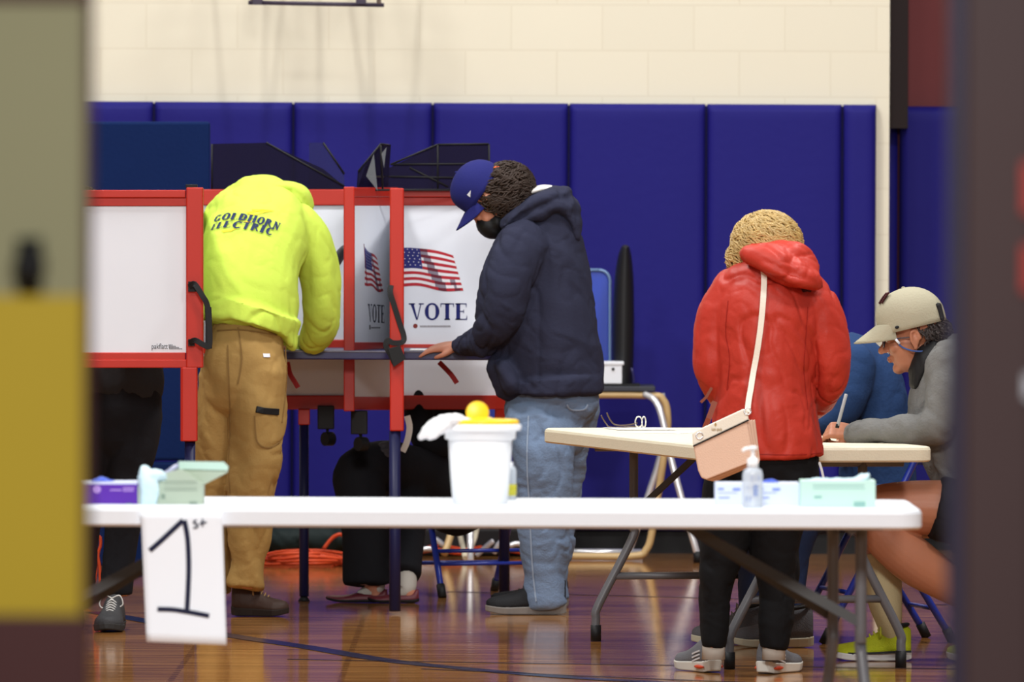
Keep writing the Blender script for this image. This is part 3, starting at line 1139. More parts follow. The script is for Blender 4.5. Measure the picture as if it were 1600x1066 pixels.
def hand(bm, wrist, fwd, nrm, side=1, curl=.2, sc=1.0, spread=.05, grip=0):
    """palm, four unequal fingers with knuckle bends and a thumb off the side of the palm.
    fwd: towards the fingertips, nrm: out of the back of the hand, side: which side the thumb is on"""
    fwd = fwd.normalized(); nrm = (nrm - fwd * nrm.dot(fwd)).normalized()
    sd = fwd.cross(nrm) * side
    def L(a, b, c): return wrist + (fwd * a + sd * b + nrm * c) * sc
    def chain(pts, rr): loft(bm, [tuple(p) + (r * sc, r * sc) for p, r in zip(pts, rr)], 4, 12)
    # palm
    for b in (-.026, -.009, .009, .026):
        chain([L(0, b * .6, 0), L(.045, b * .95, .003), L(.088, b * 1.05, 0)], [.0165, .015, .012])
    for i, (b, ln) in enumerate(((.029, .068), (.010, .078), (-.010, .073), (-.028, .056))):
        a = .088; c = 0.0; ang = grip * .3
        pts = [L(a, b, c)]
        seg = (ln * .45, ln * .32, ln * .25)
        for k, sg in enumerate(seg):
            ang += curl * (1.0 + .25 * i) * (1.3 if k else .8)
            a += sg * cos(ang); c -= sg * sin(ang)
            pts.append(L(a, b + b * spread * (k + 1), c))
        chain(pts, [.0095, .0088, .0082, .0070])
    # thumb leaves the side of the palm near its base
    th = [L(.018, .024, -.004), L(.042, .046, -.012 - .01 * grip), L(.068, .052 - .02 * grip, -.020 - .016 * grip), L(.090, .046 - .03 * grip, -.026 - .014 * grip)]
    chain(th, [.0135, .0115, .0100, .0080])


def cloth(name, m, limbs, d0, root, voxel=.010, smooth=4, fold=None, extra=None, bevel=0):
    bm = nb()
    for L in limbs:
        if isinstance(L, dict): limb(bm, L['p'], d0, cap0=L.get('c0'), cap1=L.get('c1'))
        else: limb(bm, L, d0)
    if extra: extra(bm)
    me = remesh(bm, voxel, smooth, fold, name)
    return link(name, me, m, root, True)


def body(m, limbs, d0, root, k=.8, voxel=.006, extra=None, smooth=2):
    bm = nb()
    for L in limbs:
        if isinstance(L, dict): limb(bm, L['p'], d0, cap0=L.get('c0'), cap1=L.get('c1'), k=L.get('k', k))
        else: limb(bm, L, d0, k=k)
    if extra: extra(bm)
    me = remesh(bm, voxel, smooth, None, 'body')
    return link('body', me, m, root, True)


def shoe(root, heel, dr, L, upper, sole, accent=None, hgt=.085, wd=.05, solet=.028, laces=None, name='shoe', mid=None, stripes=0, low=False, soleh=0, collar=None):
    """heel: floor point under the heel; dr: direction to the toe"""
    dr = Vector((dr[0], dr[1], 0)).normalized(); sd = Vector((dr.y, -dr.x, 0)); up = Vector((0, 0, 1))
    heel = Vector((heel[0], heel[1], 0.002 + soleh))
    def W(t):  # outline half width
        prof = ((0, .45), (.06, .72), (.2, .80), (.38, .74), (.6, .92), (.74, 1.0), (.88, .82), (.96, .5), (1, .12))
        for (a, b), (c, d) in zip(prof, prof[1:]):
            if a <= t <= c: return wd * (b + (d - b) * (t - a) / (c - a))
        return wd * .1
    # sole
    bm = nb()
    N = 26
    lo, hi = [], []
    ts = [i / N for i in range(N + 1)]
    def spring(t): return .012 * max(0, (t - .7) / .3) ** 2 + .006 * max(0, (.08 - t) / .08) ** 2
    out = [(t, 1) for t in ts] + [(t, -1) for t in reversed(ts)]
    for t, s in out:
        p = heel + dr * (t * L) + sd * s * W(t)
        lo.append(bm.verts.new(p + up * spring(t) - sd * s * .003))
        hi.append(bm.verts.new(p + up * (solet * (1.15 - .35 * t) + spring(t)) + sd * s * .002))
    k = len(lo)
    for i in range(k): bm.faces.new([lo[i], lo[(i + 1) % k], hi[(i + 1) % k], hi[i]])
    bm.faces.new(list(reversed(lo))); bm.faces.new(hi)
    bmesh.ops.remove_doubles(bm, verts=bm.verts[:], dist=.0005)
    # upper
    bu = nb()
    prof = ((0.01, .78, .80), (.06, .95, .97), (.16, 1.0, 1.0), (.28, .98, .98), (.38, .95, .86), (.5, .92, .68), (.62, .93, .54), (.75, .95, .46), (.87, .85, .38), (.95, .6, .28), (.99, .25, .16))
    if low: prof = tuple((t, a, b * (.62 if .1 < t < .5 else .8)) for t, a, b in prof)
    prev = None
    seg = 14
    allr = []
    for t, a, b in catmull(prof, 3):
        ring = []
        z0 = solet * (1.1 - .35 * t) + spring(t) - .004
        for j in range(seg + 1):
            an = pi * j / seg
            x = cos(an); y = sin(an)
            wv = W(min(1, max(0, t))) * (.97 if y < .5 else .97 - .25 * (y - .5))
            ring.append(bu.verts.new(heel + dr * (t * L) + sd * (abs(x) ** .75 * (1 if x > 0 else -1)) * wv + up * (z0 + hgt * b * y ** .85)))
        if prev:
            for j in range(seg): bu.faces.new([prev[j], prev[j + 1], ring[j + 1], ring[j]])
            bu.faces.new([prev[seg], prev[0], ring[0], ring[seg]])
        else: bu.faces.new(ring)
        prev = ring; allr.append(ring)
    bu.faces.new(list(reversed(prev)))
    sh = done(name, bu, upper, root, True)
    so = done('sole', bm, sole, sh, bevel=.004)
    if mid:
        b3 = nb()
        for t in (.12, .2, .28):
            pass
        for s in (-1, 1):
            pts = [heel + dr * (t * L) + sd * s * (W(t) + .0035) + up * (solet * .55) for t in (.05, .12, .2, .28)]
            tube(b3, pts, [.002, .006, .006, .002], 3, 8)
        done('sole_insert', b3, mid, sh, True)
    if stripes:
        b4 = nb()
        for s in (-1, 1):
            for q in range(stripes):
                pts = [heel + dr * ((.16 + .035 * 0 + t) * L) + sd * s * (W(.16 + t) * .99 + .001) + up * (solet + .014 + q * .012 - t * .06) for t in (0, .07, .14, .22)]
                ribbon(b4, pts, .005, .003, [sd * s] * 4)
        done('stripe', b4, accent, sh)
    if laces:
        b5 = nb()
        for q in range(5):
            t = .40 + q * .055
            hh = solet * .9 + hgt * (.84 - (t - .38) * 1.5)
            a = heel + dr * (t * L)
            wv = W(t)
            tube(b5, [a + sd * wv * .5 + up * (hh - .014), a + dr * .006 + up * (hh + .003), a - sd * wv * .5 + up * (hh - .014)], .0028, 4, 8)
        a = heel + dr * (.40 * L) + up * (solet + hgt * .86)
        tube(b5, [a, a + sd * .03 + up * .012, a + sd * .045 - up * .02, a + sd * .03 - up * .035, a], .0026, 5, 8)
        tube(b5, [a, a - sd * .028 + up * .010, a - sd * .04 - up * .02, a - sd * .022 - up * .03, a], .0026, 5, 8)
        done('laces', b5, laces, sh, True)
    if collar:
        b6 = nb()
        ring = [heel + dr * (L * (.2 + .155 * cos(a))) + sd * sin(a) * wd * .7 + up * (solet + hgt * (.93 - .08 * cos(a))) for a in [2 * pi * i / 16 for i in range(17)]]
        tube(b6, ring, .0065, 1, 8)
        done('collar', b6, collar, sh, True)
    return sh


def hair_curls(root, M, c, r, n, m, keep, rad=.006, ln=.05, curl=.8, seed=1, under=.93, name='hair'):
    """hair mass plus many short curling locks over it"""
    random.seed(seed)
    bm = nb()
    ball(bm, c, [q * under for q in r], M, 32)
    bmesh.ops.delete(bm, geom=[v for v in bm.verts if not keep(M.inverted() @ v.co)], context='VERTS')
    i = 0
    sc = M.to_scale()[0]
    while i < n:
        u = Vector((random.gauss(0, 1), random.gauss(0, 1), random.gauss(0, 1))).normalized()
        p = Vector((c[0] + u.x * r[0], c[1] + u.y * r[1], c[2] + u.z * r[2]))
        if not keep(p): continue
        i += 1
        down = Vector((0, 0, -1)); tan = (down - u * down.dot(u))
        if tan.length < .2: tan = u.orthogonal()
        tan.normalize()
        side = u.cross(tan) * random.choice((-1, 1))
        tan = (tan + side * random.uniform(-.9, .9)).normalized()
        side = u.cross(tan)
        ph = random.uniform(0, 6.28)
        pts = []
        L = ln * random.uniform(.6, 1.3)
        for k in range(7):
            t = k / 6
            o = side * (curl * .016 * sin(ph + t * 6)) + u * (curl * .010 * cos(ph + t * 6) - .35 * L * t * t * .3)
            pts.append(M @ (p + tan * (L * (t - .3)) + o))
        rr = [rad * sc * (.5 + .7 * sin(pi * min(1, .12 + k / 6 * .85))) for k in range(7)]
        loft(bm, [tuple(a) + (b, b * .8) for a, b in zip(pts, rr)], 2, 6)
    me = bpy.data.meshes.new(name); bm.to_mesh(me); bm.free()
    return link(name, me, m, root, True)


def cap_hat(root, M, m, brim_m=None, button=None, tiltb=-.03, brimlen=.078, droop=.03, size=1.0, zb_=-.012):
    """baseball cap in the head frame"""
    bm = nb()
    rx, ry, rz = .086 * size, .106 * size, .098 * size
    c = Vector((0, .012, .045))
    N, K = 12, 32
    rows = []
    for i in range(N + 1):
        th = (pi / 2 + .3) * i / N; rs_ = sin(min(th, pi / 2))
        row = []
        for j in range(K):
            ph = 2 * pi * j / K
            seam = 1 + .006 * cos(6 * ph)
            p = Vector((c.x + rx * rs_ * cos(ph) * seam, c.y + ry * rs_ * sin(ph) * seam, c.z + rz * cos(th) * (1.0)))
            p.z += .018 * max(0, -p.y / .1) * (cos(th) > 0) * sin(th)
            row.append(bm.verts.new(M @ p))
            if i == 0: break
        rows.append(row)
    for i in range(N):
        a, b = rows[i], rows[i + 1]
        for j in range(K):
            k = (j + 1) % K
            if len(a) == 1: bm.faces.new([a[0], b[j], b[k]])
            else: bm.faces.new([a[j], b[j], b[k], a[k]])
    o = done('cap', bm, m, root, True)
    s = o.modifiers.new('thick', 'SOLIDIFY'); s.thickness = .003; s.offset = 1
    # brim
    bm = nb()
    U, V = 18, 8
    g = []
    for i in range(U + 1):
        u = -1 + 2 * i / U
        row = []
        for j in range(V + 1):
            v = j / V
            reach = brimlen * sqrt(max(0, 1 - (abs(u)) ** 2.4))
            ang = u * 1.05
            bx = rx * .98 * sin(ang) * 1.0; by = c.y - ry * .98 * cos(ang)
            row.append(bm.verts.new(M @ Vector((bx, by - v * reach, c.z + zb_ + tiltb * v - droop * u * u * (.4 + .8 * v)))))
        g.append(row)
    for i in range(U):
        for j in range(V):
            bm.faces.new([g[i][j], g[i + 1][j], g[i + 1][j + 1], g[i][j + 1]])
    b = done('brim', bm, brim_m or m, o, True)
    s = b.modifiers.new('thick', 'SOLIDIFY'); s.thickness = .004; s.offset = 0
    bm = nb(); ball(bm, M @ (c + Vector((0, 0, rz + .003))), (.007, .007, .004)); done('button', bm, button or m, o, True)
    return o, c, (rx, ry, rz)


# ---------------------------------------------------------------- 1: worker in the yellow hoodie
D = 30.9
root = empty('person', FP(390, 962))
tag(root, 'person in a neon yellow hoodie and tan work trousers bending over the booth', 'person')
M_NEON = mat('neon_yellow_fleece', (192, 216, 84), .85, .15, bump=.12, bscale=90, var=.03, vscale=12)
M_KHK = mat('tan_duck_canvas', (160, 128, 74), .8, .2, bump=.15, bscale=120, var=.08, vscale=8)
torso = {'p': [(383, 510, .03, 70, .14), (390, 484, .05, 73, .155), (388, 450, .08, 77, .165), (392, 405, .15, 80, .17), (402, 365, .25, 81, .165), (410, 335, .36, 74, .14), (420, 318, .46, 50, .10)], 'c0': .02, 'c1': .05}
lshoulder = [(362, 345, .34, 40, .11), (340, 395, .45, 30, .09), (335, 450, .6, 25, .08), (352, 520, .72, 20, .06), (380, 540, .8, 16, .05)]
rarm = [(466, 352, .32, 36, .10), (487, 380, .33, 36, .095), (500, 430, .34, 30, .085), (503, 480, .36, 27, .08), (502, 512, .42, 26, .075), (488, 530, .52, 20, .06), (466, 540, .68, 14, .045)]
legL = {'p': [(348, 590, .03, 42, .12), (341, 650, .04, 35, .11), (338, 720, .06, 31, .10), (337, 800, .08, 29, .09), (337, 870, .1, 27, .085), (336, 925, .1, 27, .08)], 'c1': .01}
legR = {'p': [(398, 590, -.02, 50, .13), (403, 650, -.04, 43, .12), (402, 710, -.05, 40, .11), (391, 770, -.05, 38, .105), (391, 830, -.04, 36, .095), (387, 880, -.03, 28, .085), (383, 916, -.03, 30, .085)], 'c1': .01}
pelvis = [(388, 530, .02, 56, .125), (380, 565, 0, 68, .15), (378, 600, 0, 68, .14)]


def bodyx(bm):
    M = MH(444, 356, D + .62, 180, 55)
    head(bm, M); neck(bm, M, P(426, 350, D + .45))
    w_ = P(462, 542, D + .72)
    hand(bm, w_, Vector((-.55, .8, -.05)), Vector((0, 0, 1)), 1, .12)
    w_ = P(384, 541, D + .84)
    hand(bm, w_, Vector((.3, .8, -.05)), Vector((0, 0, 1)), -1, .12)


body(M_SKIN, [torso, lshoulder, rarm, legL, legR, pelvis], D, root, .78, .008, bodyx)


def foldx(bm):
    # ribbed hem, cuffs
    limb(bm, [(396, 484, .03, 74, .172), (387, 514, .02, 74, .170)], D, cap0=.01, cap1=.01)
    limb(bm, [(444, 500, .03, 14, .10), (448, 520, .04, 12, .09), (454, 534, .06, 6, .06)], D)


hoodie = cloth('hoodie', M_NEON, [torso, lshoulder, rarm], D, root, .0075, 4, (.015, (8, 8, 5), 3), foldx)
M = MH(444, 356, D + .62, 180, 55)
# hood slumped behind the head
def hoodx(bm):
    limb(bm, [(419, 303, .35, 11, .06), (434, 294, .35, 11, .07), (454, 293, .35, 11, .07), (471, 303, .36, 12, .07), (481, 320, .37, 9, .05)], D)
    limb(bm, [(436, 306, .42, 17, .08), (456, 312, .42, 19, .08), (474, 328, .42, 13, .08), (484, 342, .42, 8, .06)], D)
    limb(bm, [(417, 309, .29, 7, .05), (438, 318, .26, 9, .05), (460, 331, .26, 9, .05), (487, 349, .30, 6, .04)], D)
    limb(bm, [(446, 300, .31, 4, .02), (462, 306, .30, 5, .02), (472, 318, .31, 4, .02)], D)


me = None
bm = nb(); hoodx(bm); me = remesh(bm, .006, 3, (.006, (14, 14, 14), 5), 'hood'); link('hood', me, M_NEON, hoodie, True)
M_DHAIR = mat('dark_brown_hair', (46, 32, 26), .6, .3, var=.25, vscale=30)
hair_curls(root, M, (0, .02, .05), (.086, .104, .094), 160, M_DHAIR, lambda p: p.z > -.02 and p.y > -.06, .004, .04, .3, 5)
khaki = cloth('trousers', M_KHK, [pelvis, legL, legR], D, root, .0075, 3, (.016, (8, 8, 7), 8))
bv = bvh_of(khaki)
# pocket seams, phone pocket, waistband, label
bm = nb()
pts = [onto(bv, x, y, D, .003) for x, y in ((400, 640), (410, 642), (420, 643), (434, 644))]
ribbon(bm, [p for p, n in pts], .024, .012, [n for p, n in pts]); done('pocket_edge', bm, M_BLACK, khaki, bevel=.002)
M_KHK2 = mat('tan_canvas_seam', (132, 102, 58), .8, .2)
bm = nb()
for line in (((398, 650), (402, 690), (420, 700), (438, 690)), ((372, 512), (378, 560), (372, 600)), ((356, 540), (358, 600), (360, 660), (358, 720), (360, 770)), ((446, 540), (447, 600), (440, 660)), ((340, 517), (380, 516), (432, 524))):
    q = smoothpts([(a, b, 0) for a, b in line], 5)
    pts = [onto(bv, v.x, v.y, D, .002) for v in q]
    ribbon(bm, [p for p, n in pts], .005, .003, [n for p, n in pts])
done('seam', bm, M_KHK2, khaki)
bm = nb(); pts = [onto(bv, x, 556, D, .003) for x in (411, 415, 421)]
ribbon(bm, [p for p, n in pts], .014, .003, [n for p, n in pts]); done('brand_label', bm, M_WHITE, khaki)
M_BROWN = mat('dark_brown_leather', (62, 44, 36), .6, .3, bump=.2, bscale=60)
M_BSOLE = mat('brown_rubber_sole', (44, 36, 32), .7, .2)
shoe(root, FP(362, 963), (1, -.12), .30 * 84 / 84 * .72 + .0, M_BROWN, M_BSOLE, hgt=.10, wd=.048, laces=mat('tan_lace', (150, 120, 80), .7, .2), name='boot')
shoe(root, FP(330, 953), (-.3, 1), .28, M_BROWN, M_BSOLE, hgt=.10, wd=.048, name='boot')
# lettering on the back
bv = bvh_of(hoodie)
M_NVPRINT = mat('navy_flock_print', (36, 48, 84), .7, .2, var=.1, vscale=60)
M_ORPRINT = mat('orange_flock_print', (246, 200, 50), .7, .2, var=.1)


def back_print(text, pts, hgt, m, shear, sub=2):
    """text set along a pixel polyline (bottom of letters)"""
    polys, W = lettering(text, .08, 1)
    q = smoothpts([(a, b, 0) for a, b in pts], 12)
    def fn(u, v):
        t = u / W * (len(q) - 1); i = min(int(t), len(q) - 2) if t >= 0 else 0
        f = t - i
        b = q[i].lerp(q[i + 1], f)
        tt = max(0, min(1, u / W))
        hh = hgt[0] + (hgt[1] - hgt[0]) * tt
        return onto(bv, b.x + v * shear, b.y - v * hh, D, 0)[0] + Vector((0, -.008, 0))
    bm = nb(); print_polys(bm, polys, fn, 3, 0)
    return done('back_lettering', bm, m, hoodie)


back_print('GOLDHORN', [(333, 347), (352, 343), (375, 344), (397, 348), (416, 353), (434, 360)], (10, 11), M_NVPRINT, 5)
back_print('ELECTRIC', [(329, 360), (348, 355.5), (375, 357), (400, 361), (424, 368)], (10, 11), M_NVPRINT, 5)
bm = nb()
for poly in (((385, 333), (396, 330), (430, 330), (412, 333), (400, 337), (386, 335)), ((392, 328), (410, 328), (428, 330), (400, 331))):
    bm.faces.new([bm.verts.new(onto(bv, x, y, D, .003)[0]) for x, y in poly])
for poly in (((346, 361), (370, 358), (362, 362), (350, 364)), ((380, 347), (394, 346), (388, 350))):
    bm.faces.new([bm.verts.new(onto(bv, x, y, D, .003)[0]) for x, y in poly])
done('bolt_print', bm, M_ORPRINT, hoodie)

# ---------------------------------------------------------------- 2: man in navy hoodie, blue cap and mask
D = 31.2
root = empty('person', FP(850, 958))
tag(root, 'person in a dark navy hoodie, blue cap, black mask and jeans writing at the booth', 'person')
M_NVH = mat('dark_navy_fleece', (44, 46, 64), .9, .12, bump=.15, bscale=90, var=.08, vscale=10)
M_JEAN = mat('faded_denim', (104, 122, 148), .85, .2, bump=.25, bscale=140, var=.22, vscale=5)
torso = {'p': [(858, 608, 0, 81, .15), (857, 570, 0, 85, .165), (853, 520, 0, 82, .17), (850, 460, 0, 79, .17), (848, 410, 0, 73, .165), (850, 365, 0, 60, .15), (856, 328, 0, 42, .12)], 'c0': .02, 'c1': .05}
narm = [(815, 382, -.13, 42, .10), (800, 420, -.17, 42, .095), (787, 460, -.19, 40, .09), (775, 500, -.17, 35, .085), (757, 527, -.08, 26, .07), (734, 538, .05, 17, .052), (722, 541, .12, 14, .042)]
farm = [(820, 385, .14, 40, .10), (800, 440, .18, 36, .09), (790, 500, .2, 30, .08), (770, 530, .3, 18, .06), (748, 538, .38, 14, .04)]
pel = [(858, 605, 0, 72, .12), (858, 638, 0, 72, .14), (856, 665, 0, 62, .13)]
ln = {'p': [(848, 655, -.05, 57, .105), (851, 700, -.07, 50, .115), (852, 760, -.07, 44, .105), (850, 830, -.06, 38, .09), (852, 890, -.05, 34, .085), (857, 944, -.04, 34, .08)], 'c1': .015}
lf = {'p': [(886, 640, .08, 48, .12), (880, 710, .12, 36, .1), (872, 790, .14, 30, .09), (864, 870, .15, 27, .08), (862, 935, .15, 28, .08)], 'c1': .015}
MH2 = MH(768, 313, D - .02, -90, 58)


def bodyx(bm):
    head(bm, MH2); neck(bm, MH2, P(838, 330, D))
    hand(bm, P(716, 541, D + .2), Vector((-1, .12, -.10)), Vector((0, -.25, 1)), -1, .16, .95)
    hand(bm, P(745, 540, D + .42), Vector((-1, .2, -.06)), Vector((0, -.2, 1)), 1, .2, .95)


body(M_SKIN, [torso, narm, farm, pel, ln, lf], D, root, .62, .0055, bodyx, smooth=2)


def ex(bm):
    limb(bm, [(857, 592, 0, 84, .185), (858, 615, 0, 83, .182)], D, cap0=.01, cap1=.008)
    # body of the kangaroo pocket bulging under the arm
    limb(bm, [(786, 575, -.05, 22, .12), (800, 600, -.05, 26, .12)], D)


hd = cloth('hoodie', M_NVH, [torso, narm, farm], D, root, .0075, 3, (.024, (8, 8, 6), 12), ex)
def hoodx(bm):
    limb(bm, [(796, 346, -.02, 10, .13), (812, 331, -.03, 13, .14), (838, 316, -.02, 15, .15), (864, 306, 0, 15, .14), (882, 303, 0, 12, .12)], D)
    limb(bm, [(812, 350, -.02, 14, .14), (842, 334, -.02, 18, .15), (872, 325, 0, 22, .15), (892, 345, 0, 15, .13), (900, 372, .0, 8, .1)], D)
    limb(bm, [(860, 318, 0, 22, .14), (885, 325, 0, 22, .14)], D)
bm = nb(); hoodx(bm); me = remesh(bm, .008, 3, (.009, (13, 13, 13), 15), 'hood'); link('hood', me, M_NVH, hd, True)
bm = nb()
limb(bm, [(806, 312, .02, 5, .07), (826, 302, .02, 6, .09), (845, 296, .02, 7, .09), (860, 294, .02, 5, .07)], D)
me = remesh(bm, .006, 2, None, 't_shirt_collar'); link('t_shirt_collar', me, mat('white_cotton', (228, 224, 216), .8, .2), root, True)
jn = cloth('jeans', M_JEAN, [pel, ln, lf], D, root, .0075, 3, (.020, (7, 7, 11), 21))
bv = bvh_of(jn)
bm = nb()
for line in (((826, 650), (824, 720), (828, 800), (832, 880), (838, 940)), ((886, 632), (893, 640), (912, 640), (918, 632))):
    q = smoothpts([(a, b, 0) for a, b in line], 6)
    pts = [onto(bv, v.x, v.y, D, .002) for v in q]
    ribbon(bm, [p for p, n in pts], .006, .003, [n for p, n in pts])
done('seam', bm, mat('pale_denim_seam', (136, 150, 170), .85, .1), jn)
M_SHB = mat('black_mesh_shoe', (22, 22, 25), .7, .2, bump=.2, bscale=200)
M_SHS = mat('grey_sole', (120, 116, 112), .7, .2, var=.15, vscale=40)
shoe(root, FP(885, 961), (-1, -.02), .305, M_SHB, M_SHS, hgt=.115, wd=.05, solet=.03, laces=M_BLACK, name='shoe')
shoe(root, FP(888, 950), (-1, .1), .30, M_SHB, M_SHS, hgt=.085, wd=.05, solet=.03, name='shoe')
M_RCAP = mat('royal_blue_cap', (30, 33, 100), .8, .2, bump=.1, bscale=150)
MC = MH(760, 307, D - .02, -90, 56)
cp, cc, cr = cap_hat(root, MC, M_RCAP, tiltb=-.012, brimlen=.08, droop=.034, size=.98, button=M_RCAP)
bvc = bvh_of(cp)
for pp in (((730, 304), (736, 297), (735, 308)),):
    bm = nb(); bm.faces.new([bm.verts.new(onto(bvc, x, y, D, .004)[0]) for x, y in pp]); done('white_logo', bm, M_WHITE, cp)
bm = nb(); ball(bm, P(776, 263, D - .06), (.014, .010, .009)); done('orange_patch', bm, mat('orange_thread', (214, 96, 50), .8, .2), cp, True)
M_CURL = mat('curly_brown_hair', (48, 34, 26), .6, .35, var=.35, vscale=40)
MHR = MH(779, 308, D - .01, -90, 42)
hair_curls(root, MHR, (0, .02, .0), (.105, .125, .105), 1300, M_CURL, lambda p: p.y > -.055 - p.z * .2 and p.z < .2, .0026, .05, 1.0, 11)
# black mask over nose and chin with an ear loop
bm = nb()
ball(bm, (0, -.084, -.050), (.060, .046, .060), MH2); ball(bm, (0, -.06, -.06), (.068, .05, .045), MH2)
me = remesh(bm, .006, 2, (.003, (30, 30, 30), 3), 'face_mask')
mk = link('face_mask', me, M_BLACK, root, True)
bm = nb()
tube(bm, [MH2 @ Vector(p) for p in ((-.058, -.075, -.03), (-.082, -.03, -.005), (-.088, .01, .02))], .0022, 5, 6)
tube(bm, [MH2 @ Vector(p) for p in ((-.055, -.07, -.085), (-.08, -.03, -.06), (-.088, .008, -.02))], .0022, 5, 6)
done('ear_loop', bm, M_BLACK, mk, True)

# ---------------------------------------------------------------- 3: woman in the red jacket
D = 27.12
root = empty('person', FP(1165, 1050))
tag(root, 'person with curly blonde hair in a red rain jacket and black leggings, seen from behind', 'person')
M_RJ = mat('coral_red_nylon', (184, 54, 40), .5, .3, bump=.12, bscale=60, var=.05, vscale=8)
M_LEG = mat('black_leggings', (18, 18, 20), .85, .15, bump=.1, bscale=90)
torso = {'p': [(1198, 714, 0, 89, .15), (1197, 680, 0, 86, .155), (1196, 640, 0, 80, .155), (1195, 595, 0, 76, .15), (1196, 540, 0, 80, .15), (1198, 490, 0, 82, .15), (1200, 455, .02, 72, .135), (1203, 425, .03, 48, .10)], 'c0': .008, 'c1': .04}
la = [(1146, 452, .02, 33, .09), (1124, 490, .03, 33, .09), (1114, 535, .03, 31, .085), (1111, 575, .03, 27, .08), (1118, 606, .08, 20, .065), (1135, 632, .25, 16, .05), (1160, 650, .4, 13, .04)]
ra = [(1252, 450, .02, 34, .09), (1275, 480, .02, 34, .09), (1291, 525, .02, 33, .085), (1298, 570, .03, 29, .08), (1293, 606, .08, 24, .065), (1272, 636, .25, 17, .055), (1240, 655, .4, 13, .04)]
pe = [(1200, 690, 0, 76, .13), (1198, 730, 0, 78, .135), (1190, 770, 0, 68, .12)]
l1 = {'p': [(1150, 745, 0, 48, .12), (1140, 800, 0, 43, .11), (1130, 850, 0, 37, .09), (1121, 905, .01, 29, .08), (1117, 960, .01, 22, .065), (1114, 1010, .01, 18, .055)], 'c1': .01}
l2 = {'p': [(1228, 745, 0, 50, .12), (1215, 800, 0, 45, .11), (1211, 850, 0, 39, .09), (1214, 905, .01, 34, .08), (1213, 960, .01, 28, .065), (1209, 1012, .01, 22, .055)], 'c1': .01}
MW = MH(1200, 396, D + .05, 175, 18, 0, .92)


def bodyx(bm):
    head(bm, MW); neck(bm, MW, P(1203, 430, D + .03), .05)
    hand(bm, P(1165, 652, D + .46), Vector((.5, .8, -.1)), Vector((0, 0, 1)), -1, .3, .9)
    hand(bm, P(1236, 656, D + .46), Vector((-.5, .8, -.1)), Vector((0, 0, 1)), 1, .3, .9)


body(M_SKIN, [torso, la, ra, pe, {**l1, 'k': .8}, {**l2, 'k': .8}], D, root, .64, .007, bodyx)


def ex(bm):
    limb(bm, [(1160, 440, .0, 30, .08), (1200, 428, -.01, 30, .09), (1245, 440, 0, 30, .08)], D)


jk = cloth('rain_jacket', M_RJ, [torso, la, ra], D, root, .007, 3, (.015, (8, 8, 6.5), 31, (.55, 1.0, 8.0)), ex)
def hoodx(bm):
    limb(bm, [(1178, 398, -.08, 17, .06), (1205, 404, -.11, 24, .08), (1235, 420, -.12, 24, .08), (1262, 432, -.1, 17, .07), (1272, 440, -.08, 9, .05)], D)
    limb(bm, [(1180, 388, -.03, 11, .06), (1210, 390, -.04, 13, .08), (1240, 398, -.05, 17, .09), (1265, 418, -.06, 16, .08), (1273, 434, -.06, 10, .06)], D)
    limb(bm, [(1176, 405, -.12, 8, .03), (1210, 422, -.17, 8, .03), (1245, 438, -.17, 7, .03), (1270, 444, -.12, 6, .03)], D)
bm = nb(); hoodx(bm); me = remesh(bm, .006, 2, (.016, (10, 10, 15), 33), 'hood'); link('hood', me, M_RJ, jk, True)
cloth('leggings', M_LEG, [pe, l1, l2], D, root, .007, 3, (.012, (9, 9, 9), 35))
M_BLOND = mat('blonde_hair', (182, 152, 94), .45, .5, var=.5, vscale=45)
hair_curls(root, MH(1198, 384, D + .05, 180, 8), (0, .01, .005), (.108, .105, .098), 1900, M_BLOND, lambda p: p.y > -.07, .0027, .06, 1.25, 21)
hair_curls(root, MH(1160, 402, D + .04, 180, 0), (0, 0, 0), (.042, .05, .045), 320, M_BLOND, lambda p: True, .0027, .05, 1.2, 22)
M_GSH = mat('grey_running_mesh', (98, 98, 102), .75, .2, bump=.3, bscale=220, var=.12, vscale=60)
M_LSOLE = mat('pale_sole', (206, 204, 196), .6, .3)
M_STR = mat('silver_stripe', (196, 196, 198), .5, .4)
M_ORI = mat('orange_sole_insert', (190, 66, 36), .5, .3)
M_SOCK = mat('pale_sock', (188, 184, 176), .85, .1)
for hx, hy, dr in ((1117, 1052, (-.42, .9)), (1192, 1054, (.46, .9))):
    s_ = shoe(root, FP(hx, hy), dr, .26, M_GSH, M_LSOLE, M_STR, hgt=.085, wd=.046, solet=.032, mid=M_ORI, stripes=3)
    q = P(1115 if hx < 1150 else 1209, 1010, D + .01); q.z = 0
    bm = nb(); tube(bm, [q + Vector((0, 0, .05)), q + Vector((0, 0, .15))], [.038, .036], 2, 16); done('sock', bm, M_SOCK, s_, True)
bv = bvh_of(jk)
bm = nb()
q = smoothpts([(a, b, 0) for a, b in ((1176, 520), (1150, 560), (1130, 600))], 4)
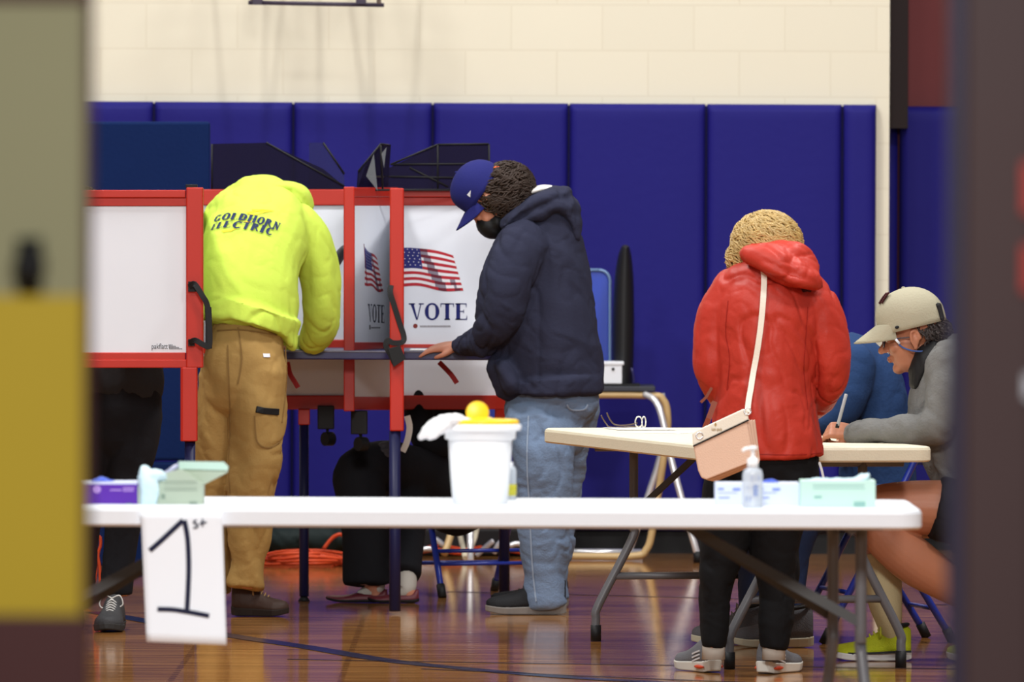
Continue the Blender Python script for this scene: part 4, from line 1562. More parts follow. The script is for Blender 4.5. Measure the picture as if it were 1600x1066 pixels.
# seams of the jacket
for line in (((1138, 470), (1134, 520), (1140, 560), (1136, 610)), ((1262, 480), (1258, 540), (1256, 580), (1262, 640)), ((1112, 706), (1160, 709), (1240, 711), (1284, 708))):
    qq = smoothpts([(a, b, 0) for a, b in line], 6)
    pts = [onto(bv, v.x, v.y, D, .0) for v in qq]
    bm = nb(); ribbon(bm, [p for p, n in pts], .003, .003, [n for p, n in pts])
    done('seam', bm, mat('dark_red_seam', (150, 36, 28), .6, .2), jk)
bm = nb(); pts = [onto(bv, x, y, D, .003) for x, y in ((1253, 455), (1260, 453), (1267, 454))]
ribbon(bm, [p for p, n in pts], .012, .003, [n for p, n in pts]); done('shoulder_logo', bm, mat('dark_thread', (70, 30, 34), .7, .2), jk)
bm = nb(); ribbon(bm, [P(1280, 722, D - .02), P(1284, 735, D - .02), P(1287, 748, D - .02)], .008, .004); done('zip_pull', bm, M_CHROME, jk)

# shoulder bag
bag = empty('shoulder_bag', P(1135, 750, D - .25))
tag(bag, 'blush pink and cream leather shoulder bag hanging at the hip of the red jacket', 'bag')
M_BLUSH = mat('blush_leather', (226, 190, 166), .5, .35, bump=.15, bscale=200, var=.04)
M_CREAM = mat('cream_leather', (236, 228, 212), .5, .35, bump=.1, bscale=200, var=.02)
DBg = D - .30
for k, (ox, oy) in enumerate(((0, 0), (5, 2), (10, 3), (14, 3))):
    bm = nb()
    pquad(bm, [(1083 + ox * 1.0, 695 + oy, DBg + k * .022), (1166 + ox, 652 + oy, DBg + k * .022), (1178 + ox * .7, 716 + oy, DBg + k * .022), (1176 + ox * .7, 722 + oy, DBg + k * .022), (1104 + ox, 750 + oy, DBg + k * .022), (1096 + ox, 747 + oy, DBg + k * .022), (1091 + ox, 736 + oy, DBg + k * .022)], .018)
    done('pouch', bm, M_BLUSH, bag, bevel=.005, segs=3)
bm = nb()
pquad(bm, [(1082, 678, DBg - .003), (1086, 674, DBg - .003), (1162, 639, DBg - .003), (1168, 642, DBg - .003), (1170, 656, DBg - .003), (1083, 697, DBg - .003)], .024)
done('flap', bm, M_CREAM, bag, bevel=.004, segs=3)
bm = nb(); ribbon(bm, [P(1083, 697.5, DBg - .004), P(1170, 656.5, DBg - .004)], .004, .003); done('piping', bm, M_BLACK, bag)
M_GOLD = mat('gold_stamp', (170, 140, 90), .4, .5, metal=.5)
text_polys('kate spade', 1112, 1128, 668, 675, DBg - .0045, M_GOLD, bag, 'stamped_mark')
bm = nb(); c = [P(1118 + 3 * cos(a), 664.5 + 3 * sin(a), DBg - .0045) for a in [i * pi / 4 for i in range(8)]]
bm.faces.new([bm.verts.new(p) for p in (P(1118, 660, DBg - .0045), P(1120, 664, DBg - .0045), P(1118, 667, DBg - .0045), P(1116, 664, DBg - .0045))]); done('stamped_mark', bm, M_GOLD, bag)
bm = nb()
line = ((1193, 418), (1194, 440), (1192, 480), (1187, 525), (1180, 570), (1174, 605), (1170, 628), (1168, 645))
qq = smoothpts([(a, b, 0) for a, b in line], 6)
pts, nn = [], []
for i, v in enumerate(qq):
    p, n = onto(bv, v.x, v.y, D, .008)
    t = i / (len(qq) - 1)
    if t > .55:
        k = (t - .55) / .45
        tgt = P(v.x, v.y, DBg + .03)
        p = p.lerp(tgt, k ** 1.3)
        n = n.lerp(Vector((0, -1, 0)), k)
    pts.append(p); nn.append(n)
for _ in range(6):
    pts = [pts[0]] + [(pts[k - 1] + pts[k] * 2 + pts[k + 1]) / 4 for k in range(1, len(pts) - 1)] + [pts[-1]]
    nn = [nn[0]] + [(nn[k - 1] + nn[k] * 2 + nn[k + 1]).normalized() for k in range(1, len(nn) - 1)] + [nn[-1]]
nn = [Vector((n.x * .3, n.y, n.z * .3)).normalized() for n in nn]
pts = [p + Vector((0, -.004, 0)) for p in pts]
ribbon(bm, pts, .019, .005, nn); done('strap', bm, M_CREAM, bag, bevel=.001)
bm = nb(); ribbon(bm, [P(1117, 628, D - .12), P(1107, 655, D - .16), P(1097, 680, D - .28)], .018, .005); done('strap', bm, mat('brown_leather_strap', (124, 58, 36), .5, .3), bag)
bm = nb(); ribbon(bm, [P(1112, 606, D - .08), P(1104, 620, D - .09), P(1095, 629, D - .1)], .009, .005); done('strap_end', bm, mat('brown_leather_strap', (124, 58, 36)), bag)
bm = nb()
for cx, cy in ((1168, 643), (1093, 681)):
    c = P(cx, cy, DBg); tube(bm, [c + Vector((.011 * cos(a), -.004, .011 * sin(a))) for a in [i * pi / 5 for i in range(11)]], .0025, 1, 6)
done('ring', bm, M_CHROME, bag, True)

# ---------------------------------------------------------------- 4: seated man in the tan cap
D = 28.0
root = empty('person', FP(1420, 1030))
tag(root, 'seated person in a tan cap, glasses, grey fleece and black shorts, writing at the table', 'person')
M_GFL = mat('grey_fleece', (112, 112, 110), .9, .12, bump=.3, bscale=130, var=.12, vscale=30)
M_SHORT = mat('black_shorts', (22, 22, 26), .8, .2)
torso = {'p': [(1540, 810, 0, 70, .15), (1532, 750, 0, 78, .16), (1515, 690, 0, 84, .17), (1500, 630, 0, 80, .17), (1488, 580, 0, 66, .165), (1474, 548, 0, 40, .12)], 'c1': .04}
na = [(1488, 572, -.13, 40, .10), (1484, 615, -.17, 38, .09), (1470, 655, -.18, 32, .08), (1440, 672, -.16, 26, .07), (1400, 674, -.12, 22, .06), (1355, 676, -.09, 19, .048), (1332, 677, -.08, 17, .042)]
fa = [(1470, 575, .15, 36, .09), (1455, 630, .18, 30, .08), (1425, 668, .2, 22, .06), (1370, 676, .17, 17, .045)]
nthigh = [(1545, 795, -.12, 48, .11), (1490, 795, -.14, 45, .10), (1430, 793, -.15, 42, .085), (1380, 797, -.15, 40, .075), (1366, 806, -.15, 38, .07)]
ncalf = [(1364, 812, -.15, 37, .07), (1392, 846, -.15, 36, .068), (1430, 878, -.14, 37, .066), (1475, 908, -.12, 31, .055), (1530, 945, -.10, 20, .04), (1560, 965, -.1, 16, .035)]
fthigh = [(1545, 795, .1, 46, .10), (1480, 800, .09, 42, .09), (1400, 806, .07, 36, .07), (1382, 815, .07, 34, .065)]
fshin = [(1380, 818, .07, 33, .065), (1376, 850, .06, 30, .062), (1378, 890, .04, 27, .058), (1382, 930, .02, 23, .05), (1387, 962, .01, 14, .036), (1390, 976, .02, 10, .026)]
M4 = MH(1430, 528, D - .0, -97, 8, 0, 1.03)


def bodyx(bm):
    head(bm, M4); neck(bm, M4, P(1466, 562, D), .054)
    # right hand closed round the pen
    hand(bm, P(1334, 676, D - .08), Vector((-1, .08, .10)), Vector((-.1, -.75, .65)), -1, .62, .86, .0, .5)
    hand(bm, P(1366, 680, D + .16), Vector((-1, .1, -.06)), Vector((0, 0, 1)), 1, .2, .9)


body(M_SKIN2, [torso, na, fa] + [{'p': q, 'k': 1.0} for q in (nthigh, ncalf, fthigh, fshin)], D, root, .76, .0048, bodyx, smooth=2)


def ex(bm):
    limb(bm, [(1345, 676, -.085, 19, .047), (1334, 677, -.08, 19, .046)], D, cap0=.005, cap1=.004)


fl = cloth('fleece_jacket', M_GFL, [torso, na, fa], D, root, .008, 4, (.017, (9, 9, 9), 42), ex)
def ex2(bm):
    limb(bm, [(1432, 600, 0, 12, .09), (1438, 580, 0, 20, .10), (1446, 560, 0, 22, .10), (1458, 540, 0, 16, .09)], D)
bm = nb(); ex2(bm); me = remesh(bm, .007, 3, (.006, (16, 16, 16), 44), 'collar'); link('collar', me, M_BLACK, fl, True)
def sh(bm):
    limb(bm, [(1540, 760, 0, 62, .17), (1540, 810, 0, 62, .18)], D)
    limb(bm, [(1545, 800, -.12, 58, .13), (1500, 800, -.14, 54, .12), (1462, 792, -.15, 50, .11)], D, cap1=.006)
    limb(bm, [(1545, 800, .1, 54, .12), (1500, 800, .09, 50, .11), (1460, 800, .08, 46, .10)], D, cap1=.006)
bm = nb(); sh(bm); me = remesh(bm, .008, 3, (.008, (9, 9, 9), 45), 'shorts'); so = link('shorts', me, M_SHORT, root, True)
bv = bvh_of(so)
bm = nb(); pts = [onto(bv, 1461 + 7 * cos(a), 783 + 3.2 * sin(a), D, .003)[0] for a in [i * pi / 8 for i in range(17)]]
tube(bm, pts, .0018, 1, 6); done('round_logo', bm, M_WHITE, so, True)
# long pale sock on the planted leg
bm = nb(); limb(bm, [(1377, 868, .05, 30, .064), (1379, 900, .035, 30, .066), (1383, 940, .015, 27, .060), (1388, 966, .01, 22, .050), (1391, 990, .02, 16, .038)], D, cap0=.003)
me = remesh(bm, .006, 2, None, 'sock'); link('sock', me, mat('beige_long_sock', (190, 178, 140), .85, .15, bump=.2, bscale=200), root, True)
M_LIME = mat('lime_knit', (168, 176, 28), .7, .25, bump=.3, bscale=240, var=.15, vscale=40)
shoe(root, FP(1424, 1033), (-1, -.03), .268, M_LIME, mat('white_black_sole', (200, 200, 200), .6, .3), mat('dark_stripe', (90, 92, 30), .7, .2), hgt=.095, wd=.046, solet=.026, laces=mat('lime_lace', (190, 196, 60), .7, .2), name='running_shoe', collar=M_BLACK, stripes=0)
bm = nb(); hh = FP(1424, 1033)
ribbon(bm, [hh + Vector((-.002, -.045, .034)), hh + Vector((-.06, -.047, .032)), hh + Vector((-.13, -.048, .028)), hh + Vector((-.2, -.049, .026)), hh + Vector((-.255, -.03, .028))], .007, .006, [Vector((0, -1, 0))] * 5)
done('black_edge', bm, M_BLACK, root)
shoe(root, P(1600, 1000, D - .1).xy.to_3d(), (-.9, .3), .27, M_LIME, M_LSOLE, hgt=.09, wd=.046, name='running_shoe')
M_TAN2 = mat('stone_cotton', (166, 160, 138), .85, .15, bump=.2, bscale=160, var=.06, vscale=20)
MC4 = MH(1423, 522, D, -97, 14, 0, 1.08)
cp, cc, cr = cap_hat(root, MC4, M_TAN2, tiltb=-.04, brimlen=.088, droop=.016, size=1.0, zb_=.008)
bm = nb(); box(bm, (-.05, .098, .015), (.05, .1165, .075), MC4); done('cap_back_mesh', bm, M_BLACK, cp, bevel=.01)
# mark on the cap front
bm = nb()
random.seed(9)
for k in range(7):
    a = radians(-70 - k * 3)
    th = .95 - k * .055
    for j in range(2):
        ph = radians(-66 + 12 * j + k * 1)
        p = Vector((cc.x + .0885 * sin(th) * cos(ph), cc.y + .109 * sin(th) * sin(ph), cc.z + .10 * cos(th) + .014))
        ball(bm, p, (.009, .004, .004), MC4, 8)
done('stitched_mark', bm, mat('dark_thread', (40, 36, 40)), cp, True)
bm = nb(); ball(bm, (.089, -.03, .03), (.003, .007, .005), MC4); done('eyelet', bm, M_BLACK, cp, True)
hair_curls(root, MH(1434, 524, D, -97, 10), (0, .03, .0), (.083, .088, .062), 220, mat('dark_grey_hair', (52, 44, 42), .6, .3, var=.3, vscale=40), lambda p: p.y > .025 and p.z > -.05 or (abs(p.x) > .07 and p.y > -.03 and p.z > .012), .003, .03, .3, 31)
# glasses with a dark cord
M_FRAME = mat('dark_glasses_frame', (40, 36, 50), .3, .6)
gl = nb()
for s in (-1, 1):
    c = [M4 @ Vector((s * .032 + .021 * cos(a), -.106 + .006 * abs(cos(a)), .0 + .017 * sin(a))) for a in [i * pi / 8 for i in range(17)]]
    tube(gl, c, .0018, 1, 6)
    tube(gl, [M4 @ Vector(p) for p in ((s * .055, -.10, .006), (s * .074, -.06, .006), (s * .083, -.005, .004))], .0022, 3, 6)
tube(gl, [M4 @ Vector(p) for p in ((-.011, -.108, .004), (0, -.113, .006), (.011, -.108, .004))], .0018, 3, 6)
g_ = done('glasses', gl, M_FRAME, root, True)
bm = nb()
for s in (-1, 1):
    f = [bm.verts.new(M4 @ Vector((s * .032 + .02 * cos(a), -.105, .016 * sin(a)))) for a in [i * pi / 8 for i in range(16)]]
    bm.faces.new(f)
ln_ = done('lens', bm, mat('clear_lens', (235, 240, 245), .05, .5, trans=1.0), g_)
s = ln_.modifiers.new('t', 'SOLIDIFY'); s.thickness = .001
bm = nb(); tube(bm, [M4 @ Vector(p) for p in ((.078, -.055, .006), (.078, -.045, -.02), (.080, -.01, -.040), (.075, .04, -.048), (.055, .07, -.04))], .003, 5, 8); done('glasses_cord', bm, mat('blue_cord', (60, 84, 140), .6, .2), g_, True)
bm = nb(); tube(bm, [M4 @ Vector(p) for p in ((.080, -.058, .004), (.080, -.047, -.012))], .0042, 1, 8); done('cord_clasp', bm, M_WHITE, g_, True)
# eyebrow and mouth line, eye
bm = nb(); tube(bm, [M4 @ Vector(p) for p in ((-.048, -.088, .026), (-.032, -.098, .030), (-.014, -.099, .026))], .0028, 4, 6); tube(bm, [M4 @ Vector(p) for p in ((.048, -.088, .026), (.032, -.098, .030), (.014, -.099, .026))], .0028, 4, 6)
done('eyebrow', bm, M_DHAIR, root, True)
bm = nb(); tube(bm, [M4 @ Vector(p) for p in ((-.02, -.094, -.0605), (0, -.1015, -.0600), (.02, -.094, -.0605))], .0014, 4, 6); done('mouth', bm, mat('lip', (140, 70, 62), .5, .3), root, True)
bm = nb()
for s in (-1, 1): ball(bm, (s * .031, -.0905, .002), (.009, .005, .005), M4, 12)
done('eye', bm, mat('eye_white', (220, 214, 208), .3, .5), root, True)

pen = nb(); tube(pen, [P(1309, 665, D - .115), P(1322, 617, D - .10)], .0058, 1, 12, .003)
pn = done('pen', pen, mat('grey_pen_barrel', (172, 174, 176), .4, .5), None, True)
tag(pn, 'grey ballpoint pen held upright in the fist of the seated man', 'pen')
bm = nb(); tube(bm, [P(1308, 669, D - .115), P(1309, 663, D - .114)], .0065, 1, 12); done('pen_grip', bm, M_BLACK, pn, True)

# ---------------------------------------------------------------- 5: bent person in blue at the far side of the table
D = 29.35
root = empty('person', FP(1300, 1005))
tag(root, 'bent seated person in a dark blue fleece and jeans, mostly hidden behind the red jacket', 'person')
M_BFL = mat('dark_blue_fleece', (36, 58, 96), .9, .12, bump=.2, bscale=90, var=.15, vscale=8)
torso = {'p': [(1372, 770, 0, 62, .16), (1372, 720, 0, 58, .165), (1370, 660, 0, 52, .17), (1360, 610, 0, 54, .17), (1340, 570, 0, 48, .16), (1315, 548, 0, 34, .13)], 'c1': .03}
na = [(1335, 575, -.15, 34, .09), (1325, 630, -.2, 30, .08), (1300, 658, -.17, 22, .065), (1262, 660, -.1, 16, .05)]
fa = [(1325, 575, .15, 34, .09), (1300, 630, .2, 26, .08), (1262, 655, .2, 16, .05)]
th1 = [(1370, 788, -.1, 40, .1), (1310, 795, -.12, 34, .085), (1262, 800, -.12, 32, .075)]
sn1 = {'p': [(1256, 805, -.12, 31, .075), (1244, 860, -.13, 25, .065), (1240, 920, -.14, 22, .06), (1240, 972, -.14, 22, .06)], 'c1': .01}
th2 = [(1370, 788, .12, 40, .1), (1280, 800, .14, 34, .085), (1200, 812, .12, 30, .075)]
sn2 = {'p': [(1190, 815, .1, 30, .075), (1178, 870, .02, 24, .065), (1176, 930, -.08, 22, .06), (1178, 968, -.1, 22, .06)], 'c1': .01}
M5 = MH(1272, 560, D, -90, 55)


def bodyx(bm):
    head(bm, M5); neck(bm, M5, P(1318, 560, D))
    hand(bm, P(1255, 663, D - .08), Vector((-1, .1, -.05)), Vector((0, 0, 1)), -1, .2)
    hand(bm, P(1255, 658, D + .2), Vector((-1, .1, -.05)), Vector((0, 0, 1)), 1, .2)


body(M_SKIN, [torso, na, fa, th1, sn1, th2, sn2], D, root, .78, .008, bodyx)
cloth('fleece_jacket', M_BFL, [torso, na, fa], D, root, .009, 4, (.013, (8, 8, 8), 52))
cloth('jeans', mat('dark_denim', (44, 58, 92), .85, .2, bump=.2, bscale=140, var=.2, vscale=8), [th1, sn1, th2, sn2], D, root, .009, 3, (.008, (9, 9, 9), 53))
hair_curls(root, M5, (0, .02, .05), (.086, .104, .094), 130, mat('grey_hair', (90, 84, 80), .6, .3, var=.2), lambda p: p.z > -.02 and p.y > -.06, .004, .04, .4, 6)
M_DGS = mat('dark_grey_trainer', (84, 84, 88), .75, .2, bump=.25, bscale=220, var=.15, vscale=50)
M_CSOLE = mat('cream_sole', (186, 182, 160), .65, .3)
for hx, hy, Ls in ((1271, 1012, .25), (1200, 1008, .25)):
    shoe(root, FP(hx, hy), (-1, -.05), .285 if hx > 1250 else .27, M_DGS, M_CSOLE, M_BLACK, hgt=.115, wd=.047, solet=.03, laces=mat('grey_lace', (120, 120, 120), .7, .2), collar=M_BLACK, name='trainer')

# ---------------------------------------------------------------- 6: person behind the left booth panel
D = 30.05
root = empty('person', FP(178, 975))
tag(root, 'person in black trousers and laced trainers standing behind the white left booth panel', 'person')
M_BPT = mat('black_trousers', (24, 24, 28), .85, .15, bump=.1, bscale=80, var=.1)
torso = {'p': [(190, 600, 0, 66, .14), (186, 540, 0, 66, .14), (176, 470, 0, 66, .14), (158, 410, -.02, 60, .13), (146, 385, -.04, 40, .11)], 'c1': .03}
a1 = [(190, 420, -.08, 30, .09), (205, 480, -.15, 26, .08), (190, 530, -.22, 20, .06)]
a2 = [(118, 430, -.02, 30, .09), (105, 490, -.1, 26, .08), (120, 535, -.2, 20, .06)]
pe = [(192, 590, 0, 60, .14), (190, 640, 0, 62, .14), (188, 670, 0, 56, .12)]
g1 = {'p': [(212, 650, 0, 42, .12), (203, 720, 0, 37, .11), (194, 800, 0, 30, .09), (186, 870, 0, 26, .08), (183, 928, 0, 27, .08)], 'c1': .01}
g2 = {'p': [(158, 650, .02, 42, .12), (145, 720, .04, 37, .11), (132, 800, .06, 30, .09), (124, 870, .08, 27, .08), (120, 925, .1, 27, .08)], 'c1': .01}
M6 = MH(135, 358, D - .1, -20, 45)


def bodyx(bm):
    head(bm, M6); neck(bm, M6, P(148, 390, D - .04))
    hand(bm, P(182, 540, D - .25), Vector((-.3, -1, -.05)), Vector((0, 0, 1)), -1, .2)
    hand(bm, P(126, 545, D - .23), Vector((.3, -1, -.05)), Vector((0, 0, 1)), 1, .2)


body(M_SKIN, [torso, a1, a2, pe, g1, g2], D, root, .78, .009, bodyx)
cloth('jacket', mat('charcoal_jacket', (46, 48, 52), .85, .15, bump=.1, bscale=80), [torso, a1, a2], D, root, .011, 3, (.01, (8, 8, 6), 61))
cloth('trousers', M_BPT, [pe, g1, g2], D, root, .010, 3, (.010, (8, 8, 6), 62))
hair_curls(root, M6, (0, .02, .05), (.086, .104, .094), 100, M_DHAIR, lambda p: p.z > -.02 and p.y > -.06, .004, .04, .4, 7)
M_SOLB = mat('charcoal_sole', (52, 52, 52), .7, .2)
sh_ = shoe(root, FP(180, 983), (-.06, -1), .29, mat('charcoal_trainer', (56, 56, 58), .7, .25, bump=.2, bscale=150), M_SOLB, hgt=.10, wd=.056, solet=.028, laces=mat('white_lace', (190, 188, 184), .7, .2), name='trainer')
shoe(root, FP(118, 983), (-.2, -1), .29, mat('charcoal_trainer', (56, 56, 58)), M_SOLB, hgt=.10, wd=.052, laces=mat('white_lace', (190, 188, 184)), name='trainer')

# ---------------------------------------------------------------- 7: seated person in black behind the booth
D = 32.15
root = empty('person', FP(620, 942))
tag(root, 'seated person in black with maroon slip-on shoes, seen under the booth table', 'person')
torso = {'p': [(712, 780, .40, 58, .14), (706, 720, .40, 54, .14), (700, 660, .40, 52, .14), (692, 600, .40, 50, .14), (686, 550, .40, 44, .13), (682, 525, .4, 30, .1)], 'c1': .03}
a1 = [(665, 560, .3, 26, .08), (655, 630, .26, 24, .07), (665, 690, .2, 20, .06), (690, 700, .18, 16, .05)]
a2 = [(715, 560, .5, 26, .08), (720, 630, .46, 24, .07), (680, 690, .3, 20, .06)]
th1 = [(712, 768, .32, 44, .11), (650, 738, .16, 42, .10), (590, 728, .02, 40, .09), (560, 738, -.04, 38, .085)]
sn1 = {'p': [(560, 745, -.04, 41, .09), (567, 790, -.08, 39, .085), (572, 850, -.11, 38, .08), (573, 912, -.13, 38, .08)], 'c1': .01}
th2 = [(715, 770, .45, 42, .11), (670, 748, .3, 38, .1), (640, 750, .16, 36, .09)]
sn2 = {'p': [(638, 755, .14, 35, .09), (636, 820, .08, 31, .08), (630, 870, -.06, 29, .075), (628, 898, -.12, 28, .07)], 'c1': .01}
M7 = MH(672, 480, D + .38, -80, 25)
ank = [{'p': [(580, 900, -.12, 13, .036), (586, 926, -.10, 12, .034)], 'k': 1}, {'p': [(632, 885, -.12, 13, .036), (638, 926, -.12, 12, .034)], 'k': 1}]


def bodyx(bm):
    head(bm, M7); neck(bm, M7, P(684, 530, D + .4))
    hand(bm, P(697, 702, D + .2), Vector((1, .2, -.1)), Vector((0, 0, 1)), -1, .2)
    hand(bm, P(690, 704, D + .3), Vector((-1, -.3, -.1)), Vector((0, 0, 1)), 1, .2)


body(M_SKIN, [torso, a1, a2, th1, sn1, th2, sn2] + ank, D, root, .78, .009, bodyx)
M_BTOP = mat('black_knit_top', (18, 18, 21), .85, .15, bump=.1, bscale=80)
cloth('cardigan', M_BTOP, [torso, a1, a2], D, root, .011, 3, (.01, (8, 8, 6), 71))
cloth('trousers', mat('black_trousers', (24, 24, 28)), [th1, sn1, th2, sn2], D, root, .010, 3, (.008, (8, 8, 6), 72))
hair_curls(root, M7, (0, .02, .05), (.086, .104, .094), 100, M_DHAIR, lambda p: p.z > -.02 and p.y > -.06, .004, .04, .4, 8)
bm = nb(); limb(bm, [(590, 714, .0, 12, .05), (602, 706, .0, 16, .06), (614, 716, .02, 12, .05)], D)
me = remesh(bm, .006, 1, (.008, (40, 40, 40), 3), 'patterned_cuff'); link('patterned_cuff', me, mat('speckled_knit', (70, 68, 72), .8, .2, var=.7, vscale=60), root, True)
bm = nb(); ribbon(bm, smoothpts([P(x, y, D - .02) for x, y in ((636, 650), (640, 668), (636, 690), (629, 706))], 5), .024, .004); done('white_scarf_end', bm, mat('white_cotton', (228, 224, 216)), root)
bm = nb()
M_MSH = mat('maroon_slip_on', (92, 30, 40), .5, .4)
for hx, hy, ll in ((606, 32.05, .24), (655, 32.03, .20)):
    FH = Vector((P(hx, 940, hy).x, hy, 0))
    shoe(root, FH, (-1, -.04), ll, M_MSH, M_BLACK, hgt=.055, wd=.042, solet=.012, name='slip_on_shoe', low=True)
    bm = nb(); q = FH + Vector((-.055, 0, 0)); tube(bm, [q + Vector((-.06, 0, .030)), q + Vector((-.03, 0, .040)), q + Vector((.0, .0, .055)), q + Vector((.006, 0, .09)), q + Vector((.006, 0, .15))], [.014, .026, .038, .040, .041], 4, 14)
    done('sock', bm, M_SOCK, root, True)

# ================================================================== FOLDING TABLES
def round_slab(bm, M, hx, hy, z0, z1, r=.05, n=8, e=.012):
    """table top with rounded corners and eased rim; M maps local to world"""
    def outline(inset):
        o = []
        for cx, cy, a0 in ((hx - r, hy - r, 0), (-hx + r, hy - r, 90), (-hx + r, -hy + r, 180), (hx - r, -hy + r, 270)):
            for k in range(n + 1):
                a = radians(a0 + 90 * k / n)
                o.append((cx + (r - inset) * cos(a), cy + (r - inset) * sin(a)))
        return o
    lv = [(z0, e * .6), (z0 + e * .5, 0), (z1 - e, 0), (z1 - e * .3, e * .3), (z1, e)]
    prev = None
    for z, ins in lv:
        ring = [bm.verts.new(M @ Vector((x, y, z))) for x, y in outline(ins)]
        k = len(ring)
        if prev:
            for i in range(k): bm.faces.new([prev[i], prev[(i + 1) % k], ring[(i + 1) % k], ring[i]])
        else: bm.faces.new(list(reversed(ring)))
        prev = ring
    bm.faces.new(prev)


def folding_table(name, label, cx, cy, ang, L, Wd, topm, zt, th, skew=0, bar=.23, inset=(.24, .24), bl=.38):
    """long axis along local X"""
    M = Matrix.Translation((cx, cy, 0)) @ Matrix.Rotation(radians(ang), 4, 'Z')
    root = empty(name, (cx, cy, 0))
    tag(root, label, 'table')
    bm = nb(); round_slab(bm, M, L / 2, Wd / 2, zt - th, zt, .06); done('table_top', bm, topm, root, True).data.polygons.foreach_set('use_smooth', [False] * 0 or [False] * len(root.children[0].data.polygons))
    for s in (-1, 1):
        x = s * (L / 2 - inset[0 if s < 0 else 1])
        sk = skew * s
        for q in (-1, 1):
            pts = [Vector((x, q * .16, zt - th)), Vector((x, q * .16, .42)), Vector((x, q * .165, .36)), Vector((x, q * .285, .13)), Vector((x, q * .295, .08)), Vector((x, q * .295, .012))]
            pts = [M @ Vector((p.x + sk * p.y, p.y, p.z)) for p in pts]
            bm = nb(); tube(bm, pts, .0155, 4, 14); lg = done('leg', bm, M_GREYM, root, True)
            bm = nb(); tube(bm, [pts[-1] + Vector((0, 0, .045)), Vector((pts[-1].x, pts[-1].y, .001))], .0185, 1, 14); done('rubber_foot', bm, M_BLACK, lg, True)
        bm = nb(); tube(bm, [M @ Vector((x + sk * -.23, -.235, bar)), M @ Vector((x + sk * .23, .235, bar))], .013, 1, 12); done('cross_bar', bm, M_GREYM, root, True)
        bm = nb(); tube(bm, [M @ Vector((x, -.3, zt - th - .004)), M @ Vector((x, .3, zt - th - .004))], .014, 1, 12); done('hinge_bar', bm, M_GREYM, root, True)
        for q in (-1, 1):
            bm = nb(); ribbon(bm, [M @ Vector((x - s * bl, q * .03, zt - th + .01)), M @ Vector((x + sk * q * .17, q * .17, .44))], .026, .007, [(M.to_3x3() @ Vector((0, 1, 0)))] * 2); done('brace', bm, M_DKGREY, root)
    for q in (-1, 1):
        bm = nb(); box(bm, (-L / 2 + .1, q * (Wd / 2 - .07) - .015, zt - th - .004), (L / 2 - .1, q * (Wd / 2 - .07) + .015, zt - th), M); done('apron_rail', bm, M_DKGREY, root)
    return root, M


# second table, its short end towards us
ang = 13.5
ca, sa = cos(radians(ang)), sin(radians(ang))
ZT2 = .74
NR = Vector((P(1461, 697, 27.49).x, 27.49, 0))
long_ = Vector((-sa, ca, 0)); short = Vector((ca, sa, 0))
L2, W2 = 2.44, .75
ctr = NR - short * W2 / 2 + long_ * L2 / 2
t2, MT2 = folding_table('folding_table', 'ivory folding table where the woman in red and the capped man write', ctr.x, ctr.y, 90 + ang, L2, W2, M_IVORY, ZT2, .052, inset=(.12, .5), bl=.5)
# near table across the foreground
xr = P(1442, 800, 21.4).x
t1, MT1 = folding_table('folding_table', 'long white folding table across the foreground carrying wipes and tissue boxes', xr - 1.22, 21.4 + .38, 0, 2.44, .76, M_PLASTIC, .745, .052, skew=-.19, inset=(.18, .18), bl=.45)

# ---- things on the second table
def T2(px, py, h=0.0):
    """point on the table top under a pixel"""
    a, b = px - 800.0, py - HOR
    v = -a * sin(ROLL) + b * cos(ROLL)
    d = (EYE - ZT2 - h) * F / v
    p = P(px, py, d); p.z = ZT2 + h
    return p


M_PAPER = mat('paper', (238, 238, 236))
papers = ((1040, 676, -20, .215, .28, 'white form lying on the ivory table left of the shoulder bag', 'form'), (1000, 671, 10, .215, .28, 'white sheet on the ivory table beside the folded glasses', 'form'), (1395, 689, 15, .2, .14, 'white form under the forearm of the man in the tan cap', 'form'))
for k, (px, py, a, sx, sy, lb, ct) in enumerate(papers):
    p = T2(px, py)
    bm = nb(); box(bm, (-sx / 2, -sy / 2, .0008 + .0012 * k), (sx / 2, sy / 2, .0018 + .0012 * k), Matrix.Translation(p) @ Matrix.Rotation(radians(a), 4, 'Z'))
    tag(done('paper_form', bm, M_PAPER), lb, 'paper', 'paper forms on the ivory table')
p = T2(1340, 691)
bm = nb(); box(bm, (-.05, -.05, .001), (.05, .05, .012), Matrix.Translation(p) @ Matrix.Rotation(.3, 4, 'Z'))
tag(done('phone', bm, M_BLACK, bevel=.004), 'black phone lying by the wrist of the man in the tan cap', 'phone')
# reading glasses, temples up
gr = empty('reading_glasses', T2(1000, 671))
tag(gr, 'metal reading glasses lying folded open on the ivory table', 'glasses')
Dg = (T2(1000, 671)).y
bm = nb()
for cx, rr in ((998, 5.5), (1006, 3.0)):
    c = [P(cx + rr * cos(a), 659.5 + 8.5 * sin(a), Dg + (cx - 998) * .012) for a in [i * pi / 8 for i in range(17)]]
    tube(bm, c, .0026, 1, 8)
done('rims', bm, mat('silver_wire', (210, 206, 196), .3, .6, metal=.5), gr, True)
bm = nb(); ptube(bm, [(948, 645, Dg), (954, 657, Dg), (962, 664, Dg), (980, 664.5, Dg), (996, 661, Dg)], .0026, 5, 8); done('temple', bm, mat('brown_temple', (84, 66, 52), .4, .4), gr, True)
bm = nb(); ptube(bm, [(939, 649, Dg + .12), (947, 662, Dg + .12), (957, 668, Dg + .1), (1003, 666, Dg + .06)], .0024, 5, 8); done('temple', bm, mat('brown_temple', (84, 66, 52)), gr, True)

# ---- things on the near table
ZN = .745


def N1(px, d):
    return Vector(((P(px, 790, d)).x, d, ZN))


